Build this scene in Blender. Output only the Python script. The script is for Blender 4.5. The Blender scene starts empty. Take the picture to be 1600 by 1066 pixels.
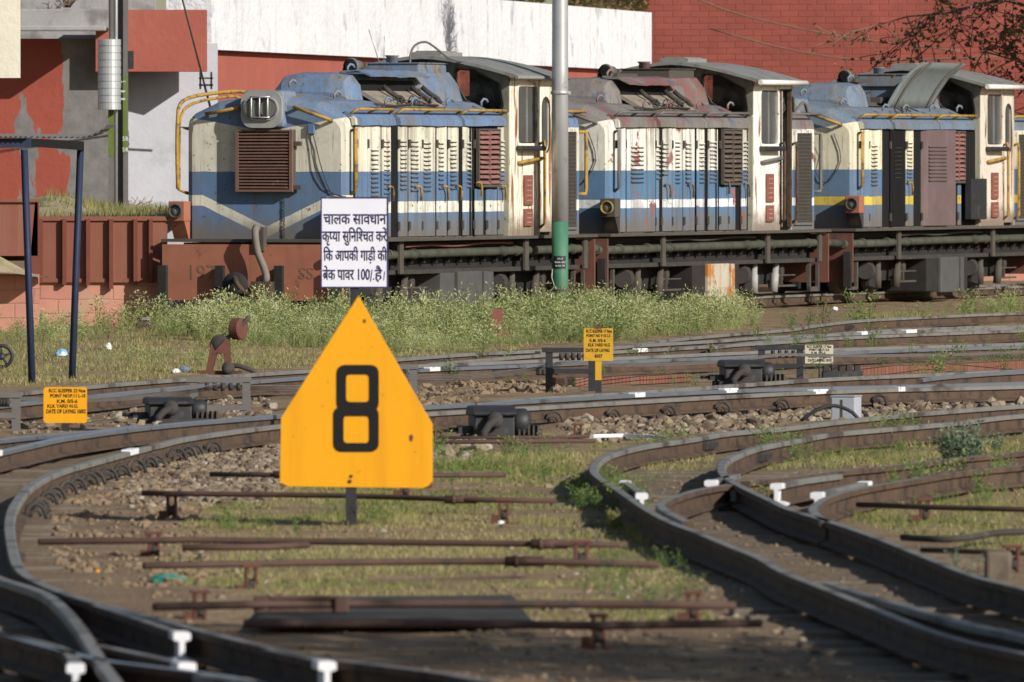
import bpy, bmesh, math, random
import numpy as np
from mathutils import Matrix, Vector
random.seed(7); RNG = np.random.default_rng(11)
R = math.radians
sc = bpy.context.scene
COL = sc.collection
# ---------------------------------------------------------------- camera, light, exposure
F = 17060.0; HZ = 241.0; ZC = 1.97            # focal length in photo pixels, horizon row, eye height
cam = bpy.data.cameras.new("camera"); camo = bpy.data.objects.new("camera", cam); COL.objects.link(camo)
cam.sensor_width = 36; cam.lens = F/1600*36; cam.clip_start = 1; cam.clip_end = 2000
camo.location = (0, 0, ZC); camo.rotation_euler = (R(90)-math.atan((533-HZ)/F), 0, 0)
cam.dof.use_dof = True; cam.dof.focus_distance = 104; cam.dof.aperture_fstop = 12
sc.camera = camo
SUN_AZ, SUN_EL = R(46), R(26)                  # azimuth measured from behind the camera towards the right
sdir = Vector((math.sin(SUN_AZ)*math.cos(SUN_EL), -math.cos(SUN_AZ)*math.cos(SUN_EL), math.sin(SUN_EL)))
w = bpy.data.worlds.new("World"); sc.world = w; w.use_nodes = True
sky = w.node_tree.nodes.new('ShaderNodeTexSky'); sky.sky_type = 'NISHITA'; sky.sun_disc = False
sky.sun_elevation = SUN_EL; sky.sun_rotation = math.pi-SUN_AZ
w.node_tree.links.new(sky.outputs[0], w.node_tree.nodes['Background'].inputs[0])
w.node_tree.nodes['Background'].inputs[1].default_value = 0.075
sun = bpy.data.lights.new("sun", 'SUN'); sun.energy = 4.9; sun.angle = R(0.5); sun.color = (1, .955, .88)
suno = bpy.data.objects.new("sun", sun); COL.objects.link(suno)
suno.rotation_euler = sdir.to_track_quat('Z', 'Y').to_euler()
sc.view_settings.view_transform = 'Standard'; sc.view_settings.look = 'None'
sc.view_settings.exposure = 0.16; sc.view_settings.gamma = 1
sc.cycles.max_bounces = 6; sc.cycles.transparent_max_bounces = 8
try: sc.cycles.use_denoising = True
except Exception: pass

def P(x, y, z=0.0):                            # where the photo's pixel meets the level z
    D = F*(ZC-z)/(y-HZ); return Vector(((x-800)/F*D, D, z))
def Q(x, y, D):                                # the photo's pixel at a known distance
    return Vector(((x-800)/F*D, D, ZC-(y-HZ)*D/F))
def mpp(D): return D/F                         # metres per photo pixel
# ---------------------------------------------------------------- mesh helpers
class MB:
    def __init__(s): s.v = []; s.f = []; s.m = []; s.s = []
    def add(s, vs, fs, m=0, sm=False):
        b = len(s.v); s.v += [tuple(a) for a in vs]
        for f in fs: s.f.append([b+i for i in f]); s.m.append(m); s.s.append(sm)
        return s
    def bx(s, x0, x1, y0, y1, z0, z1, m=0, mat=None):
        vs = [Vector(p) for p in ((x0,y0,z0),(x1,y0,z0),(x1,y1,z0),(x0,y1,z0),(x0,y0,z1),(x1,y0,z1),(x1,y1,z1),(x0,y1,z1))]
        if mat is not None: vs = [mat @ p for p in vs]
        return s.add(vs, [(3,2,1,0),(4,5,6,7),(0,1,5,4),(1,2,6,5),(2,3,7,6),(3,0,4,7)], m)
    def box(s, c, d, m=0, rz=0, rx=0, ry=0):
        M = Matrix.Translation(c) @ Matrix.Rotation(rz,4,'Z') @ Matrix.Rotation(ry,4,'Y') @ Matrix.Rotation(rx,4,'X')
        return s.bx(-d[0]/2,d[0]/2,-d[1]/2,d[1]/2,-d[2]/2,d[2]/2,m,M)
    def tube(s, pts, r, n=6, m=0, sm=True, closed=False):
        pts = [Vector(p) for p in pts]; k = len(pts); rr = r if isinstance(r,(list,tuple)) else [r]*k
        rings = []; up = None
        for i,p in enumerate(pts):
            if closed: t = pts[(i+1)%k]-pts[i-1]
            else: t = pts[min(i+1,k-1)]-pts[max(i-1,0)]
            if t.length < 1e-9: t = Vector((0,0,1))
            t.normalize()
            if up is None: up = Vector((0,0,1)) if abs(t.z)<.9 else Vector((1,0,0))
            a = t.cross(up)
            if a.length < 1e-4: up = Vector((1,0,0)); a = t.cross(up)
            a.normalize(); b = a.cross(t); up = b
            rings.append([p+(a*math.cos(j*2*math.pi/n)+b*math.sin(j*2*math.pi/n))*rr[i] for j in range(n)])
        return s.loft(rings, m, sm, caps=not closed, wrap=closed)
    def loft(s, rings, m=0, sm=False, caps=True, wrap=False, mf=None):
        n = len(rings[0]); vs = [p for r in rings for p in r]; fs = []; ms = []
        k = len(rings)
        for i in range(k if wrap else k-1):
            i2 = (i+1)%k
            for j in range(n):
                fs.append((i*n+j, i*n+(j+1)%n, i2*n+(j+1)%n, i2*n+j)); ms.append(mf(j) if mf else m)
        b = len(s.v); s.v += [tuple(a) for a in vs]
        for f,mm in zip(fs,ms): s.f.append([b+i for i in f]); s.m.append(mm); s.s.append(sm)
        if caps:
            s.f.append([b+i for i in range(n)][::-1]); s.m.append(m); s.s.append(False)
            s.f.append([b+(k-1)*n+i for i in range(n)]); s.m.append(m); s.s.append(False)
        return s
    def prism(s, poly, ext, m=0):
        a = [Vector(p) for p in poly]; e = Vector(ext); return s.loft([a,[p+e for p in a]], m)
    def lathe(s, prof, c, axis=(0,0,1), n=16, m=0, sm=True):
        q = Vector(axis).to_track_quat('Z','Y').to_matrix(); c = Vector(c)
        return s.loft([[c+q@Vector((r*math.cos(j*2*math.pi/n), r*math.sin(j*2*math.pi/n), h)) for j in range(n)] for r,h in prof], m, sm)
    def ring(s, outer, inner, ext, m=0):       # wall with a hole: two loops of the same length, extruded
        n = len(outer); e = Vector(ext); o = [Vector(p) for p in outer]; i = [Vector(p) for p in inner]
        vs = o+i+[p+e for p in o]+[p+e for p in i]; fs = []
        for k in range(n):
            l = (k+1)%n
            fs += [(k,l,n+l,n+k),(2*n+k,3*n+k,3*n+l,2*n+l),(k,2*n+k,2*n+l,l),(n+k,n+l,3*n+l,3*n+k)]
        return s.add(vs, fs, m)
    def build(s, name, mats, parent=None, loc=None, bev=0):
        me = bpy.data.meshes.new(name); me.from_pydata(s.v, [], s.f)
        if not isinstance(mats,(list,tuple)): mats = [mats]
        for m in mats: me.materials.append(m)
        me.polygons.foreach_set('material_index', s.m); me.polygons.foreach_set('use_smooth', s.s)
        bm = bmesh.new(); bm.from_mesh(me); bmesh.ops.recalc_face_normals(bm, faces=bm.faces); bm.to_mesh(me); bm.free()
        o = bpy.data.objects.new(name, me); COL.objects.link(o)
        if parent is not None: o.parent = parent
        if loc is not None: o.location = loc
        if bev:
            b = o.modifiers.new('bevel','BEVEL'); b.width = bev; b.segments = 2; b.limit_method = 'ANGLE'; b.angle_limit = R(50)
        return o
def np_mesh(name, v, f, mats, mi=None, tint=None, smooth=False):
    me = bpy.data.meshes.new(name); v = np.asarray(v, np.float32); f = np.asarray(f, np.int32); n, k = f.shape
    me.vertices.add(len(v)); me.vertices.foreach_set('co', v.ravel()); me.loops.add(n*k); me.loops.foreach_set('vertex_index', f.ravel())
    me.polygons.add(n); me.polygons.foreach_set('loop_start', np.arange(n, dtype=np.int32)*k)
    for m in mats: me.materials.append(m)
    if mi is not None: me.polygons.foreach_set('material_index', np.asarray(mi, np.int32))
    me.polygons.foreach_set('use_smooth', np.full(n, smooth))
    me.update(calc_edges=True)
    if tint is not None:
        a = me.attributes.new('tint','FLOAT','POINT'); a.data.foreach_set('value', np.asarray(tint, np.float32))
    o = bpy.data.objects.new(name, me); COL.objects.link(o); return o
def tag(o, label=None, cat=None, group=None, kind=None):
    if label: o['label'] = label
    if cat: o['category'] = cat
    if group: o['group'] = group
    if kind: o['kind'] = kind
    return o
def thing(name, label, cat, loc, rz=0, group=None):
    o = bpy.data.objects.new(name, None); COL.objects.link(o); o.location = loc; o.rotation_euler = (0,0,rz); o.empty_display_size = .2
    return tag(o, label, cat, group)
def dup(root, loc, rz=None, label=None):
    r = root.copy(); COL.objects.link(r); r.location = loc
    if rz is not None: r.rotation_euler = (0,0,rz)
    if label: r['label'] = label
    for ch in list(root.children):
        c = ch.copy(); COL.objects.link(c); c.parent = r
        for g in list(ch.children): d = g.copy(); COL.objects.link(d); d.parent = c
    return r
def crom(pts, step=.35):                       # smooth line through points
    pts = [Vector(p) for p in pts]; out = []
    for i in range(len(pts)-1):
        p0 = pts[max(i-1,0)]; p1 = pts[i]; p2 = pts[i+1]; p3 = pts[min(i+2,len(pts)-1)]
        n = max(1, int((p2-p1).length/step))
        for k in range(n):
            t = k/n; out.append(.5*((2*p1)+(p2-p0)*t+(2*p0-5*p1+4*p2-p3)*t*t+(3*p1-p0-3*p2+p3)*t**3))
    out.append(pts[-1]); return out
# ---------------------------------------------------------------- materials
class G:
    def __init__(s, name):
        s.m = bpy.data.materials.new(name); s.m.use_nodes = True; s.t = s.m.node_tree; s.b = s.t.nodes['Principled BSDF']
        s.co = s.t.nodes.new('ShaderNodeTexCoord').outputs['Object']
    def lk(s, sock, v):
        if isinstance(v, bpy.types.NodeSocket): s.t.links.new(v, sock)
        elif isinstance(v, (tuple,list)) and len(v) == 3 and sock.type == 'RGBA': sock.default_value = (*v,1)
        else: sock.default_value = v
    def mth(s, op, a, b=0., c=0., clamp=False):
        n = s.t.nodes.new('ShaderNodeMath'); n.operation = op; n.use_clamp = clamp
        for i,v in enumerate((a,b,c)): s.lk(n.inputs[i], v)
        return n.outputs[0]
    def xyz(s, v=None):
        n = s.t.nodes.new('ShaderNodeSeparateXYZ'); s.lk(n.inputs[0], v or s.co); return n.outputs
    def scale(s, k, v=None):
        n = s.t.nodes.new('ShaderNodeMapping'); s.lk(n.inputs['Vector'], v or s.co); n.inputs['Scale'].default_value = k; return n.outputs[0]
    def noise(s, sc_, det=4, v=None, rough=.6):
        n = s.t.nodes.new('ShaderNodeTexNoise'); s.lk(n.inputs['Vector'], v or s.co); n.inputs['Scale'].default_value = sc_; n.inputs['Detail'].default_value = det; n.inputs['Roughness'].default_value = rough
        return n.outputs[0]
    def vor(s, sc_, v=None, feat='F1'):
        n = s.t.nodes.new('ShaderNodeTexVoronoi'); s.lk(n.inputs['Vector'], v or s.co); n.inputs['Scale'].default_value = sc_; n.feature = feat
        return n.outputs[0]
    def ss(s, v, a, b):                        # smooth step a..b -> 0..1
        n = s.t.nodes.new('ShaderNodeMapRange'); n.interpolation_type = 'SMOOTHSTEP'; s.lk(n.inputs[0], v); n.inputs[1].default_value = a; n.inputs[2].default_value = b; return n.outputs[0]
    def mix(s, f, a, b):
        n = s.t.nodes.new('ShaderNodeMix'); n.data_type = 'RGBA'; s.lk(n.inputs[0], f); s.lk(n.inputs[6], a); s.lk(n.inputs[7], b); return n.outputs[2]
    def mulc(s, a, f):                         # colour times value
        n = s.t.nodes.new('ShaderNodeVectorMath'); n.operation = 'SCALE'; s.lk(n.inputs[0], a if isinstance(a, bpy.types.NodeSocket) else s.rgb(a)); s.lk(n.inputs[3], f); return n.outputs[0]
    def rgb(s, c):
        n = s.t.nodes.new('ShaderNodeRGB'); n.outputs[0].default_value = (*c,1); return n.outputs[0]
    def attr(s, a):
        n = s.t.nodes.new('ShaderNodeAttribute'); n.attribute_name = a; return n.outputs[2]
    def bump(s, h, st=.3, d=.02):
        n = s.t.nodes.new('ShaderNodeBump'); s.lk(n.inputs['Height'], h); n.inputs['Strength'].default_value = st; n.inputs['Distance'].default_value = d
        s.t.links.new(n.outputs[0], s.b.inputs['Normal'])
    def out(s, c, rough=.7, metal=0., spec=.3):
        s.lk(s.b.inputs['Base Color'], c); s.lk(s.b.inputs['Roughness'], rough); s.b.inputs['Metallic'].default_value = metal
        s.b.inputs['Specular IOR Level'].default_value = spec; return s.m
def mat(name, c, rough=.75, metal=0., var=.3, sc_=4., patch=None, streak=None, bump=0., spec=.25):
    g = G(name); n = g.noise(sc_, 6)
    col = g.mulc(c, g.mth('MULTIPLY_ADD', n, 2*var, 1-var))
    if streak: col = g.mix(g.mth('MULTIPLY', g.ss(g.noise(1, 5, g.scale((streak[1],streak[1],streak[1]*.07))), .5, .72), streak[2]), col, streak[0])
    if patch: col = g.mix(g.ss(g.noise(patch[1], 7, rough=.65), patch[2], patch[2]+patch[3]), col, patch[0])
    if bump: g.bump(g.noise(sc_*6, 5), bump, .01)
    return g.out(col, rough, metal, spec)
RUST = (.16,.065,.03); GRIME = (.035,.03,.026)
M = {}
M['rail'] = mat('rail_rust', (.088,.056,.038), .88, 0, .45, 4, patch=((.035,.028,.024),7,.47,.2))
M['railtop'] = mat('rail_running_surface', (.19,.18,.165), .58, .2, .35, 6, patch=((.075,.06,.05),2.2,.5,.15))
M['railbright'] = mat('rail_polished_surface', (.26,.275,.31), .36, .65, .2, 6, patch=((.12,.105,.095),2.5,.56,.12))
M['white'] = mat('white_paint', (.68,.68,.70), .65, 0, .2, 12, patch=((.24,.20,.17),11,.57,.08))
M['rustrod'] = mat('rusty_rod', (.085,.05,.04), .8, 0, .4, 8, patch=((.05,.04,.04),6,.55,.1))
M['rustbr'] = mat('rusty_bracket', (.115,.048,.034), .85, 0, .4, 14, patch=((.06,.03,.025),10,.55,.1))
M['black'] = mat('black_paint', (.022,.022,.025), .55, 0, .4, 10, patch=((.09,.08,.07),6,.55,.2), spec=.4)
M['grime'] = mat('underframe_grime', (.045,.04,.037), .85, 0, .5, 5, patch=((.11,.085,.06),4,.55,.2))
M['dark'] = mat('dark_interior', (.008,.008,.008), .9, 0, .2, 3)
M['dust'] = mat('dusty_steel', (.075,.064,.054), .85, 0, .35, 6, patch=((.07,.06,.05),5,.52,.15))
M['pipe'] = mat('green_grey_pipe', (.064,.067,.05), .75, 0, .45, 5, patch=((.04,.035,.03),3,.46,.2))
M['yellow'] = mat('yellow_handrail', (.36,.215,.04), .65, 0, .35, 9, patch=((.13,.085,.05),7,.50,.14))
M['greybar'] = mat('grey_handrail', (.13,.12,.115), .6, 0, .3, 9)
M['sign'] = mat('sign_yellow', (.70,.315,.006), .55, 0, .10, 2, patch=((.40,.18,.02),19,.66,.04), streak=((.60,.25,.008),9,.6), bump=.06)
M['signtxt'] = mat('sign_black', (.007,.007,.008), .7, 0, .3, 30)
M['signold'] = mat('sign_old_yellow', (.50,.28,.02), .65, 0, .22, 9, patch=((.28,.17,.05),11,.55,.12))
M['signcream'] = mat('sign_cream', (.47,.43,.33), .7, 0, .2, 9, patch=((.3,.26,.17),12,.58,.1))
M['hindi'] = mat('sign_white', (.66,.66,.73), .5, 0, .09, 4, patch=((.50,.50,.56),14,.62,.1))
M['indigo'] = mat('sign_indigo', (.035,.03,.10), .5, 0, .3, 30)
M['bluepost'] = mat('blue_post', (.022,.03,.065), .6, 0, .4, 5, patch=((.10,.06,.05),7,.6,.1))
M['galv'] = mat('galvanised_steel', (.50,.51,.52), .38, .55, .15, 5, patch=((.36,.36,.36),9,.58,.1))
M['polegreen'] = mat('pole_green', (.045,.16,.095), .6, 0, .35, 6, patch=((.16,.20,.15),8,.6,.1), streak=((.2,.2,.17),5,.35))
M['stone'] = None
def leafmat(name, cols, trans=.3):
    g = G(name); a = g.attr('tint'); n = g.t.nodes.new('ShaderNodeValToRGB'); g.t.links.new(a, n.inputs[0])
    cr = n.color_ramp; cr.elements[0].color = (*cols[0],1); cr.elements[1].color = (*cols[-1],1)
    for i,c in enumerate(cols[1:-1]): e = cr.elements.new((i+1)/(len(cols)-1)); e.color = (*c,1)
    m = g.out(n.outputs[0], .75, 0, .2)
    t = g.t.nodes.new('ShaderNodeBsdfTranslucent'); g.t.links.new(n.outputs[0], t.inputs[0])
    x = g.t.nodes.new('ShaderNodeMixShader'); x.inputs[0].default_value = trans
    g.t.links.new(g.b.outputs[0], x.inputs[1]); g.t.links.new(t.outputs[0], x.inputs[2])
    g.t.links.new(x.outputs[0], g.t.nodes['Material Output'].inputs[0]); return m
M['weed'] = leafmat('weed_leaf', [(.095,.13,.04),(.21,.255,.085),(.33,.36,.145),(.45,.445,.22),(.62,.62,.44)])
M['grass'] = leafmat('short_grass', [(.085,.13,.03),(.18,.205,.055),(.30,.275,.11),(.40,.335,.17)])
M['tleaf'] = leafmat('tree_leaf', [(.06,.065,.022),(.13,.105,.04),(.22,.14,.065),(.28,.25,.08)])
M['lowweed'] = leafmat('low_weed_leaf', [(.06,.11,.025),(.12,.19,.05),(.22,.27,.09),(.30,.32,.13)])
M['bush'] = leafmat('blue_green_leaf', [(.08,.12,.07),(.15,.20,.13),(.24,.29,.20)])
M['twig'] = mat('twig_bark', (.19,.125,.09), .9, 0, .3, 6)
def stonemat():
    g = G('ballast_stone'); a = g.attr('tint'); n = g.t.nodes.new('ShaderNodeValToRGB'); g.t.links.new(a, n.inputs[0])
    cr = n.color_ramp; cr.elements[0].color = (.10,.07,.05,1); cr.elements[1].color = (.33,.29,.24,1)
    for p,c in ((.3,(.165,.12,.085)),(.6,(.215,.165,.115)),(.85,(.25,.20,.13))): e = cr.elements.new(p); e.color = (*c,1)
    return g.out(g.mulc(n.outputs[0], g.mth('MULTIPLY_ADD', g.noise(25,4), .7, .6)), .9)
M['stone'] = stonemat()
# ---------------------------------------------------------------- numpy noise, scatter regions
_tab = RNG.random((64,64))
def vnoise(x, y, s=1.0, o=0):
    x = np.asarray(x)*s+o*17.3; y = np.asarray(y)*s+o*9.1; xi = np.floor(x).astype(int); yi = np.floor(y).astype(int)
    fx = x-xi; fy = y-yi; fx = fx*fx*(3-2*fx); fy = fy*fy*(3-2*fy)
    t = lambda i,j: _tab[i%64, j%64]
    return (t(xi,yi)*(1-fx)+t(xi+1,yi)*fx)*(1-fy)+(t(xi,yi+1)*(1-fx)+t(xi+1,yi+1)*fx)*fy
def fbm(x, y, s=1.0, o=0): return (vnoise(x,y,s,o)+.5*vnoise(x,y,2.1*s,o+1)+.25*vnoise(x,y,4.3*s,o+2))/1.75
def inpoly(px, py, poly):
    r = np.zeros(len(px), bool); n = len(poly)
    for i in range(n):
        x0,y0 = poly[i]; x1,y1 = poly[(i+1)%n]
        if y0 == y1: continue
        r ^= ((py < max(y0,y1)) & (py >= min(y0,y1))) & (px < (x1-x0)*(py-y0)/(y1-y0)+x0)
    return r
def topx(X, Y, Z=0.0): return 800+F*X/Y, HZ+F*(ZC-Z)/Y
def scatter(poly, n, z=0.0):                   # n points even over the ground inside an outline
    c = [P(a,b,z) for a,b in poly]; x0 = min(p.x for p in c); x1 = max(p.x for p in c); y0 = min(p.y for p in c); y1 = max(p.y for p in c)
    X = np.empty(0); Y = np.empty(0)
    for _ in range(60):
        a = RNG.uniform(x0,x1,n); b = RNG.uniform(y0,y1,n); px,py = topx(a,b,z); k = inpoly(px,py,poly)
        X = np.append(X,a[k]); Y = np.append(Y,b[k])
        if len(X) >= n: break
    return X[:n], Y[:n]
def gz(X, Y):                                  # height of the ground
    X = np.asarray(X, float); Y = np.asarray(Y, float)
    h = (fbm(X,Y,.55)-.5)*.06+(fbm(X,Y,2.6,3)-.5)*.03-.005
    far = np.clip((Y-100)/8,0,1)*np.clip((124-Y)/8,0,1)
    return h+far*.05*fbm(X,Y,.4,5)
def gz1(x, y): return float(gz([x],[y])[0])
# ---------------------------------------------------------------- rails
PROF = [(-.05,-.12),(-.05,-.108),(-.008,-.094),(-.008,-.036),(-.028,-.029),(-.028,-.005),(-.022,0),(.022,0),(.028,-.005),(.028,-.029),(.008,-.036),(.008,-.094),(.05,-.108),(.05,-.12)]
ZR = .14
def frames(pts):
    out = []
    for i,p in enumerate(pts):
        t = pts[min(i+1,len(pts)-1)]-pts[max(i-1,0)]; t = Vector((t.x,t.y,0)).normalized()
        out.append((p, t, Vector((t.y,-t.x,0))))
    return out
def offset(pts, d): return [p+n*d for p,t,n in frames(pts)]
def railpts(px, z=ZR): return crom([P(x,y,z) for x,y in px])
def rail(pts, label, group=None, top='railtop', white=(), clips=None, joints=()):
    """one rail swept along pts; white = which ends are painted; clips = (from, to, side)"""
    rt = top
    fr = frames(pts); o0 = Vector((pts[0].x, pts[0].y, 0))
    mb = MB(); mb.loft([[p-o0+n*a+Vector((0,0,b)) for a,b in PROF] for p,t,n in fr], mf=lambda j: 1 if 5 < j < 9 else 0)
    o = mb.build('rail', [M['rail'], M[rt]], None, o0); tag(o, label, 'rail', group)
    for e in white:                            # painted end: a sleeve a few mm proud of the rail
        p, t, n = fr[0] if e == 0 else fr[-1]; s = 1 if e == 0 else -1
        w_ = MB(); pr = [(a*1.12+(.002 if a>0 else -.002), b*1.02+.004) for a,b in PROF]
        w_.loft([[p-o0+t*s*q+n*a+Vector((0,0,b)) for a,b in pr] for q in (-.006,.13)])
        w_.build('painted_end', M['white'], o)
    for q,side in joints:                      # fishplate with bolts
        p,t,n = fr[min(int(q*len(fr)),len(fr)-2)]; rz = math.atan2(t.y,t.x)
        j = MB(); j.box(p-o0+n*side*.026+Vector((0,0,-.065)), (.42,.03,.055), 0, rz)
        for k in range(4): j.box(p-o0+n*side*.05+t*(k-1.5)*.1+Vector((0,0,-.065)), (.03,.03,.03), 0, rz)
        j.build('fishplate', M['grime'], o)
    if clips:
        for q in clips[0]:
            q += random.uniform(-.0025,.0025)
            if random.random() < .08: continue
            k = min(int(q*len(fr)), len(fr)-2); p,t,n = fr[k]; side = clips[1]; c = MB()
            b = p-o0+n*side*.085+Vector((0,0,-.112)); cs_ = random.uniform(.85,1.1); lt = (n*side*.85+t*random.uniform(.25,.75)).normalized(); ln = Vector((-lt.y,lt.x,0))
            c.tube([b+lt*math.cos(a)*.056*cs_+Vector((0,0,max(math.sin(a)*.066*cs_,-.01)))+ln*.02*math.sin(a) for a in np.linspace(-.2,math.pi+.2,9)], .012, 6)
            c.tube([b+lt*math.cos(a)*.03+Vector((0,0,math.sin(a)*.034))-t*.03 for a in np.linspace(0,math.pi,6)], .010, 5)
            c.build('rail_clip', M['grime'], o)
    return o
TR = {}
TR['a1'] = railpts([(1150,1230),(920,1120),(755,1064),(600,1040),(495,1028),(420,1012),(308,984),(199,955),(109,930),(50,905),(27,885),(18,854),(14,818),(22,789),(47,758),(90,736),(137,722),(192,707),(247,693),(302,681),(440,663),(657,645),(850,634),(1000,625),(1144,617),(1320,609),(1600,602),(1900,594)])
TR['a2'] = offset(TR['a1'], -.79)
TR['c1'] = railpts([(2150,1180),(1800,1072),(1600,1021),(1525,1006),(1450,984),(1375,954),(1300,924),(1225,894),(1187,872),(1137,852),(1090,832),(1050,817),(1012,797),(965,765),(937,747),(927,735),(932,722),(950,710),(987,699),(1025,692),(1075,685),(1135,675),(1225,667),(1300,658),(1375,650),(1450,643),(1600,632),(1900,614)])
TR['c2'] = railpts([(2300,1100),(1800,976),(1600,920),(1525,901),(1450,872),(1375,842),(1300,816),(1237,797),(1200,780),(1162,762),(1137,748),(1127,735),(1131,721),(1150,710),(1187,697),(1250,685),(1300,676),(1400,667),(1500,658),(1600,647),(1900,628)])
TR['f2'] = railpts([(-300,664),(0,632),(137,618),(300,602),(440,591),(645,577),(852,568),(1000,562),(1112,558),(1320,549),(1600,540),(1900,532)])
TR['f1'] = offset(TR['f2'], -.79)
TR['g2'] = railpts([(640,570),(852,553),(1000,546),(1135,538),(1250,531),(1320,526),(1600,515),(1900,506)])
TR['g1'] = offset(TR['g2'], -.79)
L_RZ = R(70.5); LC = Vector((-2.81,124.94,ZR)); LU = Vector((math.cos(L_RZ),math.sin(L_RZ),0)); LV = Vector((-LU.y,LU.x,0))
LT0 = (0., 9.25, 19.05)
TR['h1'] = [LC+LU*t-LV*.381 for t in np.arange(-3,60,1.5)]
TR['h2'] = [LC+LU*t+LV*.381 for t in np.arange(-3,60,1.5)]
cl = [.462+.0118*k for k in range(19)]+[.735+.02*k for k in range(12)]
rail(TR['a1'], "long curved rail bulging left round the foreground stones, loop clips along its foot", clips=(cl,1), joints=((.33,1),(.8,1)))
rail(TR['a2'], "outer left rail of the curving track that passes behind the yellow 8 board", top='railbright')
rail(TR['c1'], "long grey topped rail making the left edge of the right foreground curve", joints=((.40,1),(.55,1),(.74,1)))
rail(TR['c2'], "long rail making the right side of the right foreground curve", joints=((.60,1),(.72,1)))
rail(TR['f2'], "polished rail running behind the small yellow sign and its wire frame", top='railbright', joints=((.62,1),(.9,1)))
rail(TR['f1'], "dull rail just behind the polished one, along the edge of the weeds")
rail(TR['g2'], "thin brown rail behind the cream sign, nearer of the pair under the weeds' right end", joints=((.5,1),))
rail(TR['g1'], "thin brown rail behind the cream sign, farther of the pair under the weeds' right end")
rail(TR['h1'], "near rail under the three locomotives")
rail(TR['h2'], "far rail under the three locomotives, hidden in their shade")
rail(railpts([(840,549),(965,541),(1046,530),(1152,520),(1230,514),(1270,508),(1340,500),(1450,494),(1600,488),(1900,481)]), "brown rail climbing right from the weeds towards the locomotives' track", joints=((.28,1),(.62,1)), )
rail(railpts([(1112,541),(1202,531),(1320,519),(1450,512),(1600,508),(1900,500)]), "dark rail between the white patched rail and the locomotives' track")
rail(railpts([(740,630),(840,621),(940,615),(1040,608),(1180,598),(1280,591),(1393,586),(1600,577),(1900,562)]), "rail leaving the middle track to the right behind the grey box")
rail(railpts([(1437,592),(1480,587),(1600,579),(1900,566)]), "short polished switch blade at the right edge of the middle track", top='railbright')
rail(railpts([(-250,712),(0,686),(70,679),(137,674),(210,665)]), "rail parting to the left at the left edge below the small yellow sign", top='railbright')
rail(railpts([(2000,664),(1600,705),(1500,715),(1400,727),(1300,737),(1237,745),(1165,752)]), "branch rail that meets the right foreground curve beside the blue green bush", joints=((.7,1),))
rail(railpts([(1139,757),(1112,761),(1087,766),(1055,776),(1036,785),(1033,792),(1046,801),(1074,815)]), "short bent wing rail folded inside the right foreground curve")
rail(railpts([(2000,690),(1600,727),(1500,737),(1425,749),(1350,762),(1300,775),(1277,787),(1271,799),(1292,815)]), "branch rail hooking round to join the right foreground curve below the bush", joints=((.7,1),))
rail(railpts([(1003,772),(990,762),(976,752)]), "short check rail with both ends white, inside the left bend of the right track", 'white ended check rails', white=(0,1))
rail(railpts([(1213,757),(1250,749),(1310,741)]), "check rail whose white end shows like a letter T beside the right foreground curve", 'white ended check rails', white=(0,))
rail(railpts([(1276,771),(1310,762),(1354,753)]), "short check rail with white ends below the bush, right of the white T", 'white ended check rails', white=(0,1))
rail(railpts([(1110,752),(1128,747),(1150,741)]), "stub of rail with a white end tucked left of the second bend", 'white ended check rails', white=(0,))
rail(railpts([(1296,911),(1330,922),(1450,956),(1525,977),(1600,992),(1800,1042)]), "dark check rail along the inside of the rail in the lower right corner")
rail(railpts([(-90,880),(-30,893),(7,906),(40,916),(72,928),(101,952),(127,984),(145,1013),(163,1042),(181,1066),(220,1130)]), "broad topped rail crossing down from the left edge to the bottom left")
rail(railpts([(118,1040),(112,1026),(90,1011),(0,990),(-120,968)]), "rail with a white end facing the camera in the bottom left corner", 'white ended check rails', white=(0,))
rail(railpts([(292,1038),(253,1029),(200,1018),(152,1008)]), "low check rail ending in white below the tall white rail end", 'white ended check rails', white=(0,))
rail(railpts([(284,990),(240,975),(199,961),(150,945)]), "check rail with a tall white end, left of the bottom left track", 'white ended check rails', white=(0,))
rail(railpts([(511,1036),(470,1025),(420,1015)]), "check rail whose white end stands at the bottom edge below the dark shadow sheet", 'white ended check rails', white=(0,))
rail(railpts([(312,1054),(400,1067),(520,1092)]), "dark rail stub running out of the bottom edge left of the middle")
# white paint patches across the rail heads
def patchmark(x, y, wpx, key, label):
    c = P(x,y,ZR); pts = TR[key]; i = min(range(len(pts)), key=lambda k: (pts[k]-c).length); p,t,n = frames(pts)[i]
    t = (pts[min(i+1,len(pts)-1)]-pts[max(i-1,0)]).normalized(); wd = wpx*mpp(p.y)/max(abs(t.x),.2)
    o = MB().box((0,0,0), (min(wd,.55),.062,.036), 0, math.atan2(t.y,t.x)).build('white_block', M['white'], None, (p.x,p.y,ZR-.008), .004)
    tag(o, label, 'paint block', 'white blocks painted on the rails')
patchmark(160,705,24,'a1', "white block on the curved rail below the left yellow sign")
patchmark(24,706,15,'a2', "white block on the outer rail at the left edge")
patchmark(1085,607,22,'a2', "white block on the middle rail below the dark machine box")
patchmark(945,615,16,'a2', "white block on the rail at the foot of the small yellow sign's post")
patchmark(1235,610,24,'a1', "white block on the near middle rail, left of the grey box")
patchmark(1356,606,11,'a1', "small white block on the near middle rail, right of the grey box")
patchmark(1068,547,15,'g2', "white block on the far rail between the small yellow sign and the cream sign")
patchmark(1172,518,10,'g1', "small white block at the right end of the weeds")
patchmark(1355,516,18,'g1', "white block on the far rail above and right of the cream sign")
patchmark(700,575,16,'f2', "white block on the polished rail right of the 8 board")

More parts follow.
